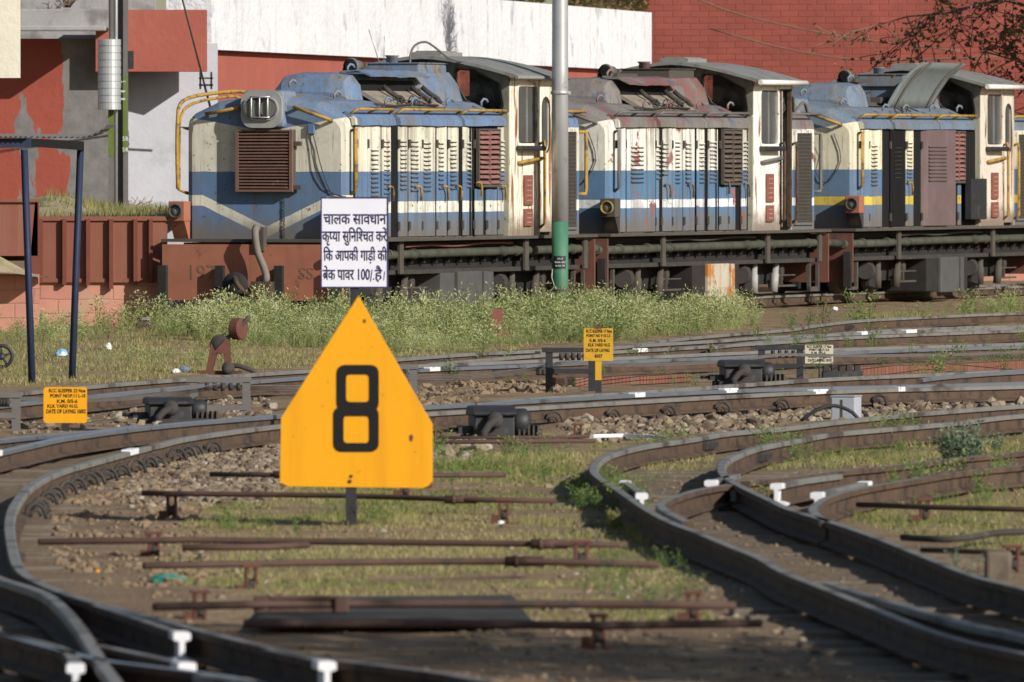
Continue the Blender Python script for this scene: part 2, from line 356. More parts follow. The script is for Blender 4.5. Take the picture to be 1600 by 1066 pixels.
# sleepers under the nearer tracks
def sleepers(key, d, i0, i1, step, label, group):
    pts = offset(TR[key], d); acc = 0; last = pts[0]; first = None; k = 0
    for i,(p,t,n) in enumerate(frames(pts)):
        acc += (p-last).length; last = p
        if i < i0*len(pts) or i > i1*len(pts) or acc < step: continue
        acc = 0; rz = math.atan2(t.y,t.x)+random.uniform(-.03,.03)
        if first is None:
            mb = MB(); mb.box((0,0,-.06),(.2,1.36,.13)); first = mb.build('sleeper', M['sleeper'], None, (0,0,0), .012); o = first
        else: o = first.copy(); COL.objects.link(o)
        o.location = (p.x,p.y,-.008+random.uniform(-.014,.014)); o.rotation_euler = (0,0,rz); tag(o, label, 'sleeper', group)
M['sleeper'] = mat('sleeper_concrete', (.14,.112,.085), .9, 0, .35, 6, patch=((.09,.07,.055),4,.5,.15), bump=.2)
sleepers('a1', -.395, 0, .62, .6, "weathered sleeper half buried under the left foreground curve", 'sleepers of the left foreground track')
sleepers('c1', .39, 0, .80, .6, "weathered sleeper half buried under the right foreground curve", 'sleepers of the right foreground track')

# ---------------------------------------------------------------- ground
gx = np.unique(np.concatenate([np.array([-300,-150,-80,-45,-28,-18,-13]), np.arange(-10,13,.14), np.array([14,18,26,40,80,150,300])]))
gy = np.unique(np.concatenate([np.array([-60,-20,0,10,20,26,30]), np.arange(33,132,.16), np.arange(132,200,1.5), np.array([205,220,260,340,500,800,1200])]))
GX,GY = np.meshgrid(gx,gy); gxf = GX.ravel(); gyf = GY.ravel(); gzf = gz(gxf,gyf)
nx = len(gx); idx = np.arange(len(gxf)).reshape(GX.shape)
gf = np.stack([idx[:-1,:-1].ravel(), idx[:-1,1:].ravel(), idx[1:,1:].ravel(), idx[1:,:-1].ravel()],1)
gpx,gpy = topx(gxf, np.maximum(gyf,5.0)); gpx = gpx+(fbm(gxf,gyf,1.1,7)-.5)*120; gpy = gpy+(fbm(gxf,gyf,1.3,8)-.5)*26
GR_MID = [(330,790),(430,765),(690,715),(960,690),(905,740),(960,800),(1040,880),(1120,960),(960,985),(420,930),(250,920),(280,820)]
GR_FIELD = [(-100,605),(-100,490),(1190,485),(1160,515),(850,545),(640,562),(440,575),(200,597)]
GR_R1 = [(1160,735),(1200,700),(1480,680),(1800,665),(1800,685),(1600,707),(1300,735)]
GR_R2 = [(1330,815),(1310,790),(1430,755),(1800,715),(1800,900),(1480,850)]
GR_C = [(955,745),(960,712),(1060,692),(1130,690),(1110,730),(1010,752)]
GR_FAR = [(1330,510),(1330,490),(1800,475),(1800,506)]
gm = np.zeros(len(gxf))
for pl,a in ((GR_MID,.8),(GR_FIELD,.9),(GR_R1,.9),(GR_R2,.9),(GR_C,.55),(GR_FAR,.8)): gm = np.maximum(gm, a*inpoly(gpx,gpy,pl))
gm *= np.clip(fbm(gxf,gyf,1.5,12)*2.1-.35,0,1)
bed = np.zeros(len(gxf))
for key,d in (('a1',-.39),('c1',.39),('f2',-.39),('g2',-.39)):
    q = offset(TR[key],d)[::2]; qx = np.array([p.x for p in q]); qy = np.array([p.y for p in q])
    sel = np.where((gxf>-12)&(gxf<14)&(gyf>30)&(gyf<130))[0]
    for ch in np.array_split(sel, 40):
        dd = np.sqrt(((gxf[ch,None]-qx)**2+(gyf[ch,None]-qy)**2).min(1)); bed[ch] = np.maximum(bed[ch], np.clip(1.25-dd/.95,0,1))
ground = np_mesh('ground', np.stack([gxf,gyf,gzf],1), gf, [], smooth=True)
for nm,v in (('grass',gm),('bed',bed)):
    a = ground.data.attributes.new(nm,'FLOAT','POINT'); a.data.foreach_set('value', v.astype(np.float32))
g = G('ground_soil'); n1 = g.noise(2.2,8); n2 = g.noise(14,6); n3 = g.noise(45,4)
soil = g.mix(g.ss(n1,.35,.65), (.205,.135,.083), (.34,.245,.15))
soil = g.mix(g.mth('MULTIPLY',g.ss(n2,.45,.7),.6), soil, (.13,.10,.075))
bedc = g.mix(g.ss(n2,.4,.65), (.135,.10,.07), (.235,.185,.13))
soil = g.mix(g.mth('MULTIPLY', g.attr('bed'), .85), soil, bedc)
grs = g.mix(g.ss(n2,.35,.65), (.235,.20,.08), (.37,.285,.15))
soil = g.mix(g.mth('MULTIPLY', g.attr('grass'), .95), soil, grs)
soil = g.mix(g.ss(n3,.6,.75), soil, g.mulc(soil,.5))
g.bump(g.mth('ADD', n2, n3), .8, .03); ground.data.materials.append(g.out(soil,.95,0,.1)); tag(ground, kind='structure')
ground['label'] = "brown dirt and cinders of the rail yard with worn grass"; 

# loose stones
M['clod'] = mat('earth_clod', (.21,.15,.095), .95, 0, .4, 18, patch=((.13,.09,.06),9,.52,.15))
def rocks(name, regs, label, kind='stuff', mk='stone'):
    bms = []
    for k in range(6):
        b = bmesh.new(); bmesh.ops.create_icosphere(b, subdivisions=1, radius=1)
        for v in b.verts: v.co *= random.uniform(.7,1.25)
        b.verts.ensure_lookup_table(); bms.append((np.array([v.co[:] for v in b.verts]), np.array([[v.index for v in f.verts] for f in b.faces]))); b.free()
    V=[];Fc=[];T=[];off=0
    for poly,n,r0,r1 in regs:
        X,Y = scatter(poly,n)
        if mk == 'clod': kk = fbm(X,Y,2.4,41)+RNG.normal(0,.07,len(X)) > .47; X=X[kk]; Y=Y[kk]
        Z = gz(X,Y)
        for x,y,z in zip(X,Y,Z):
            v,f = bms[random.randrange(6)]; r = r0+(r1-r0)*random.random()**3.2; e = Matrix.Rotation(random.uniform(0,6.28),3,'Z') @ Matrix.Rotation(random.uniform(0,6.28),3,'X')
            q = (v*np.array([1.25,1,.75])*r) @ np.array(e).T+np.array([x,y,z+r*.08]); V.append(q); Fc.append(f+off); off += len(v); T.append(np.full(len(v), random.random()))
    o = np_mesh(name, np.concatenate(V), np.concatenate(Fc), [M[mk]], tint=np.concatenate(T)); tag(o, label, kind=kind); return o
rocks('ballast_stones', [([(290,722),(360,692),(450,672),(450,770),(400,790),(320,790),(260,775)],2600,.012,.042),([(200,740),(300,712),(300,785),(240,800),(190,790)],700,.008,.03),
    ([(670,692),(760,690),(730,722),(675,722)],90,.03,.09),
    ([(860,656),(1000,636),(1250,628),(1600,612),(1900,603),(1900,622),(1600,634),(1300,655),(1120,676),(1000,687),(900,690)],2600,.016,.058),
    ([(-100,640),(420,620),(430,650),(-100,690)],500,.015,.05),
    ([(1000,900),(1150,900),(1350,1060),(700,1066),(700,990)],500,.008,.025),([(300,790),(900,740),(1000,930),(300,960)],260,.008,.03)],
    "grey brown broken stones lying between the tracks")
rocks('earth_clods', [([(90,790),(150,730),(300,720),(330,800),(300,870),(260,930),(330,955),(200,940),(110,905),(60,850)],4200,.005,.030),([(230,850),(300,800),(330,830),(330,930),(260,930)],1100,.006,.034),([(640,604),(850,594),(960,604),(660,634)],600,.012,.05),([(330,930),(1100,900),(1250,990),(700,1000)],900,.005,.018),([(60,955),(500,975),(1500,905),(1640,1080),(300,1080)],1400,.004,.02),([(940,745),(1120,745),(1230,800),(1640,950),(1640,1010),(1450,970),(1100,830)],1300,.004,.017),([(350,790),(900,740),(1000,900),(350,930)],700,.004,.022),([(1180,700),(1600,690),(1640,840),(1500,860)],700,.005,.025)],
    "brown clods and crumbs of earth between the tracks", mk='clod')

# grass and weeds
def blades(name, regs, mk, label, h0, h1, wd, kind='stuff', dens_s=1.5, cut=.42, tb=.05):
    V=[];T=[]
    for poly,n,hs in regs:
        X,Y = scatter(poly,n); keep = fbm(X,Y,dens_s,12)+RNG.normal(0,.06,len(X)) > cut; X=X[keep];Y=Y[keep]; Z = gz(X,Y); n_=len(X)
        a = RNG.uniform(0,6.28,n_); h = RNG.uniform(h0,h1,n_)*hs*(.5+fbm(X,Y,2.2,15)); l = RNG.uniform(.2,1.0,n_)*h; b = RNG.uniform(0,6.28,n_)
        dx = np.cos(a)*wd*.5; dy = np.sin(a)*wd*.5
        v = np.stack([np.stack([X-dx,Y-dy,Z-.005],1), np.stack([X+dx,Y+dy,Z-.005],1), np.stack([X+np.cos(b)*l,Y+np.sin(b)*l,Z+h],1)],1)
        V.append(v.reshape(-1,3)); t = np.clip(fbm(X,Y,.8,21)*1.1-.1+tb+RNG.normal(0,.2,n_),0,1); T.append(np.repeat(t,3))
    V = np.concatenate(V); o = np_mesh(name, V, np.arange(len(V)).reshape(-1,3), [M[mk]], tint=np.concatenate(T)); tag(o, label, kind=kind); return o
blades('short_grass', [(GR_MID,52000,1),(GR_R1,14000,1.6),(GR_R2,14000,1.5),(GR_C,5000,1),(GR_FAR,5000,2.2),
    ([(930,745),(960,790),(1060,845),(1010,860),(920,790)],5000,2.2), ([(620,725),(900,700),(900,745),(640,760)],9000,1.6), ([(560,790),(640,790),(660,815),(540,820),(440,815)],2500,1.6)],
    'grass', "short worn green and straw coloured grass between the tracks", .008,.032,.008, cut=.45, tb=.12)
blades('field_grass', [(GR_FIELD,60000,1)], 'grass', "dry yellow green grass in front of the weeds", .012,.055,.011, cut=.44, tb=.2)
def plantproto(h, nl, leaf, flower):
    """one leafy plant as quads: stems with small leaves and a few pale flower heads"""
    V=[];T=[]
    def quad(c,d,s,wd,t):
        d = d/np.linalg.norm(d); q = np.cross(d, RNG.normal(size=3)); q /= np.linalg.norm(q)
        V.extend([c, c+d*s*.5+q*wd, c+d*s, c+d*s*.5-q*wd]); T.extend([t]*4)
    for st in range(5):
        a = RNG.uniform(0,6.28); lean = RNG.uniform(.05,.5); top = np.array([math.cos(a)*lean*h, math.sin(a)*lean*h, h*RNG.uniform(.6,1)])
        q = np.array([.004,.0,0]); V.extend([-q,q,top+q*.5,top-q*.5]); T.extend([.25]*4)
        for k in range(nl//5):
            f = RNG.uniform(.1,1)**.8; c = top*f; d = RNG.normal(size=3); d[2] = abs(d[2])*.6+.1
            d /= np.linalg.norm(d); c = c+d*RNG.uniform(0,.09)*h/.4
            quad(c,d,leaf*RNG.uniform(.6,1.3),leaf*.16, np.clip(RNG.normal(.25+.4*c[2]/h,.13),0,.88))
        for k in range(flower):
            c = top+RNG.normal(0,.03,3); quad(c,RNG.normal(size=3),.014,.007,1.0)
    return np.array(V), np.array(T)
def plants(name, regs, mk, label, protos, kind='stuff', loc=None):
    V=[];T=[]
    for poly,n,s0,s1,dens in regs:
        X,Y = scatter(poly,n)
        if dens: k = fbm(X,Y,.5,30) > dens; X=X[k];Y=Y[k]
        Z = gz(X,Y); sc_ = (s0+(s1-s0)*RNG.random(len(X))**1.6)*(.38+1.05*np.clip((fbm(X,Y,.75,31)-.3)/.42,0,1)**1.2)
        tq = (fbm(X,Y,.7,51)-.5)*.55
        for x,y,z,s,tz in zip(X,Y,Z,sc_,tq):
            v,t = protos[RNG.integers(len(protos))]; a = RNG.uniform(0,6.28); c,q = math.cos(a),math.sin(a)
            V.append(np.stack([(v[:,0]*c-v[:,1]*q)*s+x,(v[:,0]*q+v[:,1]*c)*s+y,v[:,2]*s+z],1)); T.append(np.clip(t+RNG.normal(0,.09),0,1) if mk!='weed' else np.where(t>.95,1,np.clip(t+RNG.normal(0,.1)+tz,0,.8)))
    V = np.concatenate(V); o = np_mesh(name, V, np.arange(len(V)).reshape(-1,4), [M[mk]], tint=np.concatenate(T)); tag(o,label,kind=kind); return o
WP = [plantproto(.42, 125, .042, n_) for n_ in (1,4,0,3,0,2,0)]
plants('weeds', [([(560,552),(545,512),(600,497),(900,492),(1010,496),(1110,500),(1190,506),(1150,516),(1000,537),(850,545),(640,560)],2000,.38,.88,.18),
    ([(230,520),(300,505),(560,505),(570,545),(420,545),(250,530)],900,.38,.9,.36), ([(250,506),(420,500),(560,499),(560,508),(260,512)],200,.45,1.15,.3),
    ([(-60,530),(-60,505),(230,505),(240,525),(120,545)],300,.35,.8,.42), ([(0,575),(0,540),(560,530),(560,560),(300,585)],160,.3,.6,.5),
    ([(1400,494),(1480,488),(1700,478),(1700,482),(1500,492)],60,.3,.6,0)],
    'weed', "thick pale green flowering weeds in front of the locomotives", WP)
plants('low_weeds', [([(900,760),(960,760),(990,800),(940,825),(880,800)],50,.25,.5,0),([(930,880),(1060,880),(1120,940),(960,960),(900,930)],60,.14,.28,.3),([(620,725),(830,700),(900,715),(860,760),(700,760)],60,.25,.5,.35),
    ([(300,795),(540,800),(640,812),(560,835),(330,830)],30,.15,.3,.3),([(1180,705),(1480,685),(1480,705),(1250,730)],60,.3,.7,.3),([(1380,770),(1580,745),(1580,790),(1400,800)],50,.3,.6,.35),([(960,715),(1060,697),(1090,705),(1000,735)],24,.2,.4,.2),
    ([(700,560),(1200,535),(1600,525),(1600,545),(1250,560),(800,590)],60,.25,.6,.3),([(640,600),(1000,590),(1600,560),(1600,590),(1000,608)],60,.25,.6,.3),([(1190,512),(1600,495),(1600,503),(1300,515)],50,.3,.8,.2),([(920,745),(945,742),(1010,800),(1060,840),(1030,850),(960,810)],60,.3,.6,0)],
    'lowweed', "scattered low green weeds between and beside the rails", [plantproto(.4, 70, .06, 0) for _ in range(4)])
BP = [plantproto(.4, 120, .06, 0) for _ in range(3)]
def shrub(x, y, hpx, label, n=5, mk='bush'):
    c = P(x,y); h = hpx*mpp(c.y); V=[];T=[]
    for k in range(n):
        v,t = BP[RNG.integers(3)]; a = RNG.uniform(0,6.28); q = RNG.uniform(.7,1.05)*h/.4; o_ = RNG.normal(0,.16*h,2)
        V.append(np.stack([(v[:,0]*math.cos(a)-v[:,1]*math.sin(a))*q+o_[0],(v[:,0]*math.sin(a)+v[:,1]*math.cos(a))*q+o_[1],v[:,2]*q],1)); T.append(t)
    V = np.concatenate(V); o = np_mesh('shrub', V, np.arange(len(V)).reshape(-1,4), [M[mk]], tint=np.concatenate(T)); o.location = (c.x,c.y,gz1(c.x,c.y))
    tag(o,label,'shrub'); return o
shrub(1503,738,72, "blue green bush standing between the branch rails at the right", 9)
shrub(1518,722,88, "thin tall sprig rising behind the blue green bush", 1)
shrub(1560,705,40, "small grey green weed right of the blue green bush", 3)
shrub(1180,800,40, "bright green tuft in the shade of the second bend's rail", 2, 'grass')
shrub(1510,925,60, "lone spindly sprout between the rails at the lower right", 1)
shrub(905,770,32, "dark green tuft outside the left bend of the right track", 6, 'grass')
shrub(960,830,34, "dark green weeds in the shadow of the right track's left rail", 6, 'grass')
shrub(1440,775,28, "bright green clump right of the hooked branch rail", 5, 'grass')
shrub(1345,605,18, "small weed growing among the middle rails right of the cream sign", 3, 'grass')
# ---------------------------------------------------------------- walls and terrain at the back
def plaster(name, c, c2, sc_, th, sof, streak=None, course=None, bump=.4, xb=False):
    g = G(name); col = g.mulc(c, g.mth('MULTIPLY_ADD', g.noise(1.5,6), .35, .83))
    nv = g.noise(sc_,6,rough=.55)
    if xb: nv = g.mth('ADD', g.noise(1,7,g.scale((2.2,2.2,.75)),.55), g.ss(g.xyz()[0], XB0, XB1))
    if c2: col = g.mix(g.ss(nv, th, th+sof), col, g.mulc(c2, g.mth('MULTIPLY_ADD', g.noise(5,6), .9, .55)))
    if streak: col = g.mix(g.mth('MULTIPLY', g.ss(g.noise(1,5,g.scale((streak[1],streak[1],streak[1]*.05))), .48,.75), streak[2]), col, streak[0])
    g.bump(g.noise(9,8), bump, .03); return g.out(col,.9,0,.1)
XB0, XB1 = 4.05, 5.15
M['redplaster'] = plaster('red_plaster', (.27,.068,.048), (.17,.16,.155), .9, .60, .012, xb=True)
M['redclean'] = plaster('red_paint_wall', (.33,.10,.075), (.25,.10,.085), 1.4, .58, .2, ((.27,.09,.07),4,.6))
M['greywall'] = plaster('grey_wall', (.38,.38,.41), (.26,.26,.275), 1.3, .55, .2, ((.27,.27,.28),4,.5))
M['greyconc'] = plaster('grey_concrete', (.30,.29,.29), (.16,.15,.145), 2.5, .5, .2)
M['whitewall'] = plaster('white_wall', (.66,.66,.67), (.44,.44,.47), 2.2, .57, .14, ((.47,.47,.50),5,.5), bump=1.)
M['creamboard'] = plaster('cream_board', (.62,.58,.48), None, 1, 0, 0)
M['panel'] = mat('brown_panel', (.20,.075,.05), .75, 0, .2, 3, streak=((.26,.13,.09),6,.5), patch=((.10,.05,.04),6,.64,.1))
M['rib'] = mat('panel_rib', (.15,.045,.03), .75, 0, .2, 5)
def brick(name, c1, c2, mortar, bw, bh, ms=.012, blotch=None, bump=.5):
    g = G(name); x,y,z = g.xyz(); n = g.t.nodes.new('ShaderNodeTexBrick')
    c = g.t.nodes.new('ShaderNodeCombineXYZ'); g.lk(c.inputs[0], g.mth('ADD', g.mth('ADD',x,y), g.mth('MULTIPLY', g.noise(3,3), .03))); g.lk(c.inputs[1], g.mth('ADD', z, g.mth('MULTIPLY', g.noise(2.2,3), .03)))
    g.lk(n.inputs['Vector'], c.outputs[0]); n.inputs['Scale'].default_value = 1; n.inputs['Brick Width'].default_value = bw; n.inputs['Row Height'].default_value = bh
    n.inputs['Mortar Size'].default_value = ms; n.inputs['Mortar Smooth'].default_value = .6
    g.lk(n.inputs['Color1'], c1); g.lk(n.inputs['Color2'], c2); g.lk(n.inputs['Mortar'], mortar)
    col = g.mulc(n.outputs[0], g.mth('MULTIPLY_ADD', g.noise(1.2,7), .8, .6))
    if blotch: col = g.mix(g.ss(g.noise(1.6,7), blotch[1], blotch[1]+.2), col, blotch[0])
    g.bump(g.mth('ADD', g.mth('MULTIPLY', n.outputs[1], -1), g.mth('MULTIPLY', g.noise(12,6), .5)), bump, .02)
    return g.out(col,.9,0,.1)
M['brickwall'] = brick('painted_brick', (.30,.086,.067), (.27,.075,.058), (.252,.071,.055), .25, .105, .009, ((.255,.078,.06),.52))
M['brickpink'] = brick('pink_brick', (.46,.225,.165), (.42,.19,.14), (.38,.20,.15), .42, .16, .010, ((.38,.27,.20),.55))
M['brickedge'] = brick('edging_brick', (.22,.085,.06), (.17,.07,.05), (.10,.07,.055), .075, .3, .012, ((.17,.13,.10),.5))
M['mound'] = plaster('mound_soil', (.34,.28,.19), (.24,.22,.11), 2.2, .5, .15, bump=.8)
def wallq(name, label, m, pts, th, cat='wall'):
    """upright wall: pts are (x, y) footprints front left, front right; th depth; z0, z1"""
    (x0,y0),(x1,y1),z0,z1 = pts; d = Vector((x1-x0,y1-y0,0)).normalized(); n = Vector((-d.y,d.x,0))*th; o0 = Vector((x0,y0,0)); e = Vector((x1-x0,y1-y0,0))
    mb = MB(); mb.prism([Vector((0,0,z0)),Vector(e)+Vector((0,0,z0)),Vector(e)+Vector((0,0,z1)),Vector((0,0,z1))], n)
    o = mb.build(name, m, None, o0); tag(o,label,cat); return o
# long building wall running away to the right: white band above, red below
WA = Vector((-4.02,142,0)); WB = Vector((2.17,179,0)); wd_ = (WB-WA).normalized(); wn = Vector((wd_.y,-wd_.x,0))   # wn faces the track
def wpt(a, off=0): p = WA+wd_*a+wn*off; return (p.x,p.y)
WL = (WB-WA).length
wallq('upper_wall', "long white plastered band along the top of the building wall", M['whitewall'], (wpt(-.02,.12),wpt(WL,.12),3.33,4.29), .6)
wallq('lower_wall', "red painted wall under the white band, behind the blue locomotive", M['redclean'], (wpt(.42),wpt(WL-.05),0,3.325), .4)
wallq('pillar', "pale grey pillar between the overhanging red box and the red wall", M['greywall'], (wpt(-.3,.05),wpt(.40,.05),0,3.322), .5, 'pillar')
p0 = Q(1005,0,185)
wallq('brick_wall', "tall red painted brick wall filling the upper right background", M['brickwall'], ((p0.x-.4,185.5),(16,183),-.2,6.5), .5)
wallq('ledge', "low red brick ledge at the foot of the brick wall, right edge", M['brickpink'], ((6.6,170.5),(16,169.5),-.05,.16), 1.5, 'ledge')
a = Q(196,0,140.5); b = Q(330,0,140.8)
wallq('grey_wall', "smooth pale grey wall left of the blue locomotive's nose", M['greywall'], ((a.x-.2,140.5),(b.x+.08,141.0),.6,3.4), .4)
a = Q(150,0,139.9); b = Q(322,0,139.9)
t = MB(); z0 = Q(0,112,139.9).z; z1 = Q(0,18,139.9).z; t.bx(a.x,b.x,139.86,140.46,z0,z1+.02)
tag(t.build('overhang', M['redclean'], None, (0,0,0)), "red box shaped overhang jutting from the grey wall", 'overhang')
a = Q(-60,0,140); b = Q(176,0,140)
wallq('plaster_wall', "old red plastered wall patched with grey cement at the left", M['redplaster'], ((a.x-3,140.2),(b.x+.18,140.2),.6,3.45), .4)
a = Q(24,0,139); b = Q(171,0,139)
t = MB(); t.bx(a.x,b.x,139.0,140.15,Q(0,45,139).z,Q(0,14,139).z); t.bx(a.x,b.x-.04,138.96,139.2,Q(0,45,139).z-.03,Q(0,40,139).z)
tag(t.build('canopy', M['greyconc'], None, None, .02), "grey concrete slab canopy jutting over the patched red wall", 'canopy')
wallq('parapet', "grey cement parapet above the slab canopy", M['greyconc'], ((-12,140.9),(-4.6,140.9),3.46,4.4), .3)
# cream board hanging in at the corner, on its own post
c = Q(-20,60,118); e = thing('signboard', "cream board hanging in at the upper left corner", 'board', (c.x-.5,118,0))
t = MB(); zb = Q(0,122,118).z; t.bx(-.75,Q(32,0,118).x-c.x+.5,-.02,.02,zb,zb+1.6); t.build('board', M['creamboard'], e)
MB().tube([(-.6,.06,-.1),(-.6,.06,zb+1.6)],.04,8).build('post', M['greybar'], e)
# raised ground behind the retaining wall
def terrain(name, xs, ys, fz, m, label):
    X,Y = np.meshgrid(xs,ys); Z = fz(X,Y); ii = np.arange(X.size).reshape(X.shape)
    f = np.stack([ii[:-1,:-1].ravel(),ii[:-1,1:].ravel(),ii[1:,1:].ravel(),ii[1:,:-1].ravel()],1)
    o = np_mesh(name, np.stack([X.ravel(),Y.ravel(),Z.ravel()],1), f, [m], smooth=True); tag(o,label,kind='structure'); return o
def mz(X,Y): return 1.13+.10*np.clip((Y-126)/9,0,1)+.24*np.exp(-((X+5.55)/.55)**2-((Y-132)/2.6)**2)+.12*(fbm(X,Y,1.6,2)-.5)+.05*(fbm(X,Y,6,4)-.5)
terrain('mound', np.arange(-14,-4.0,.12), np.arange(125.36,141.3,.15), mz, M['mound'], "sandy earth bank above the brown panels")
# retaining wall: pink brick below, brown steel panels with ribs above
YW = 125.12; xr = -3.95
e = thing('retaining_wall', "low wall of brown ribbed steel panels over pink painted brick, left of the locomotives", 'wall', (-6,YW,0))
zt = 1.97-(345-HZ)*mpp(YW); zm = 1.97-(438-HZ)*mpp(YW)
MB().bx(-8,xr+6-.04,0.03,.26,-.3,zm+.05).build('brick_base', M['brickpink'], e)
x0 = Q(60,0,YW).x+6
MB().bx(x0,xr+6,.0,.05,zm,zt).bx(x0,xr+6,-.03,.08,zt,zt+.05).bx(x0,xr+6-.02,-.02,.04,zm-.025,zm+.02).build('panel', M['panel'], e)
for px_,dz in ((64,0),(101,.02),(138,.03),(174,.07),(212,.02),(236,.0)):
    x = Q(px_,0,YW).x+6; MB().bx(x-.022,x+.022,-.075,-.002,zm-.03-dz,zt+.02).build('rib', M['rib'], e)
# nearer piece of wall at the left edge
YV = 121.5
e = thing('side_wall', "nearer brown panel and brick wall cut by the left edge", 'wall', (-6,YV,0))
x1 = Q(59,0,YV).x+6; z1 = 1.97-(316-HZ)*mpp(YV); z2 = 1.97-(428-HZ)*mpp(YV)
MB().bx(-6,x1,0,.05,z2+.2,z1).bx(-6,x1+.01,-.04,.1,z1,z1+.035).build('panel', M['panel'], e)
MB().bx(-6,Q(60,0,YV).x+6,-.06,.25,-.2,z2).build('brick_base', M['brickpink'], e)
MB().prism([(x1-.1,0,z2),(x1+.01,0,z2),(x1+.01,0,z1),(x1-.03,0,z1)],(0,.08,0)).build('end_plate', M['rib'], e)
def m2(X,Y): return (zb2:=z2)+.02+.32*np.clip((-5.15-X)/.6,0,1)+.05*(fbm(X,Y,4,2)-.5)
terrain('bank', np.arange(-9,-5.1,.08), np.arange(121.0,121.46,.06), lambda X,Y: z2-.02+.30*np.clip((-5.3-X)/.55,-.05,1)*np.clip((Y-120.9)/.5,0,1)+.03*(fbm(X,Y,5,2)-.5), M['mound'], "small earth heap on the nearer brick wall")
# grass on the mound
def mgrass():
    n=9000; X = RNG.uniform(-6.6,-4.0,n); Y = RNG.uniform(126,140,n); k = fbm(X,Y,1.2,9)+.25*np.exp(-((X+4.9)/.5)**2) > .55; X=X[k];Y=Y[k]; n=len(X); Z = mz(X,Y)
    a = RNG.uniform(0,6.28,n); h = RNG.uniform(.04,.16,n); b = RNG.uniform(0,6.28,n); l = h*RNG.uniform(.1,.8,n)
    v = np.stack([np.stack([X-np.cos(a)*.006,Y-np.sin(a)*.006,Z-.01],1),np.stack([X+np.cos(a)*.006,Y+np.sin(a)*.006,Z-.01],1),np.stack([X+np.cos(b)*l,Y+np.sin(b)*l,Z+h],1)],1).reshape(-1,3)
    o = np_mesh('bank_grass', v, np.arange(len(v)).reshape(-1,3), [M['grass']], tint=np.repeat(np.clip(RNG.normal(.6,.25,n),0,1),3)); tag(o,"tufts of dry grass on the sandy bank",kind='stuff')
mgrass()
def tuft(c, h, n, spread, label, mk='twig', name='dry_weed'):
    mb = MB()
    for k in range(n):
        a = random.uniform(0,6.28); s = random.uniform(.2,1)*spread; b = Vector((math.cos(a)*s*.3,math.sin(a)*s*.2,0)); t = b+Vector((math.cos(a)*s,math.sin(a)*s*.5,h*random.uniform(.4,1)))
        mb.tube([b,(b+t)/2+Vector((0,0,h*.12)),t],[.006,.005,.003],4)
        for q in range(4):
            p = b.lerp(t,random.uniform(.3,1)); mb.tube([p,p+Vector((random.uniform(-.06,.06),random.uniform(-.04,.04),random.uniform(0,.08)))],.004,3)
    o = mb.build(name, M[mk], None, c); tag(o,label,'weed'); return o
tuft(Q(195,336,137.5),.22,22,.35,"dark dry scrub at the foot of the tall mast")
tuft(Q(105,12,140.6),.2,16,.25,"dry plant growing on top of the slab canopy")
# balance weight mast
YM = 137.2; e = thing('mast', "tall grey steel mast with a green painted stretch and a hanging weight", 'mast', (Q(187,0,YM).x,YM,0)); k = mpp(YM)
X_ = lambda px_: (px_-187)*k
Zm = lambda py: 1.97-(py-HZ)*k
mb = MB(); mb.bx(X_(170),X_(178),-.1,.1,1.0,6.5).bx(X_(193),X_(200),-.1,.1,1.0,6.5).bx(X_(178),X_(193),-.02,.0,1.0,6.5).build('column', M['greybar'], e)
mb = MB(); mb.bx(X_(170)-.003,X_(178)+.003,-.104,.0,Zm(245),Zm(170)).bx(X_(193)-.003,X_(199)+.004,-.104,0,Zm(240),Zm(117)).build('green_band', M['oldgreen'] if 'oldgreen' in M else mat('olive_green_paint',(.10,.14,.03),.6,0,.25,8), e)
MB().tube([(X_(182),-.09,1.2),(X_(182),-.09,6.5)],.022,8).build('guide_rod', M['galv'], e)
MB().tube([(X_(173),-.16,Zm(62)),(X_(173),-.16,6.5)],.014,6).build('wire', M['greybar'], e)
mb = MB(); zt_,zb_ = Zm(61),Zm(172); pr=[]
nd = 10
for i in range(nd):
    za = zb_+(zt_-zb_)*i/nd; zc_ = zb_+(zt_-zb_)*(i+1)/nd; pr += [(.136,za),(.145,za+.004),(.146,za+.005),(.146,zc_-.011),(.145,zc_-.010),(.136,zc_-.006)]
mb.lathe([(.0,zb_)]+pr+[(0,zt_)], (X_(172),-.2,0), n=24, sm=False).build('weight_stack', M['galv'], e)
MB().bx(X_(200),X_(209),-.06,.02,Zm(108),Zm(80)).build('bracket', M['black'], e)
def text(body, size, m, parent, M4, name='lettering', align='CENTER', ext=.0015, sx=1):
    c = bpy.data.curves.new('t','FONT'); c.body = body; c.size = size; c.align_x = align; c.extrude = ext; c.resolution_u = 3
    o = bpy.data.objects.new('t', c); COL.objects.link(o); bpy.context.view_layer.update()
    me = bpy.data.meshes.new_from_object(o.evaluated_get(bpy.context.evaluated_depsgraph_get())); bpy.data.objects.remove(o)
    me.transform(M4 @ Matrix.Diagonal((sx,1,1,1))); me.materials.clear(); me.materials.append(m)
    r = bpy.data.objects.new(name, me); COL.objects.link(r); r.parent = parent; return r
UP = Matrix.Rotation(R(90),4,'X')              # lettering upright, facing the camera
for py,s in ((220,'S/8'),(237,'S/8'),(128,'S'),(143,'8'),(155,'8')):
    text(s,.075,M['white'],e,Matrix.Translation((X_(196.3),-.106,Zm(py))) @ UP @ Matrix.Rotation(R(90 if len(s)<2 else 0),4,'Z'),sx=.75)
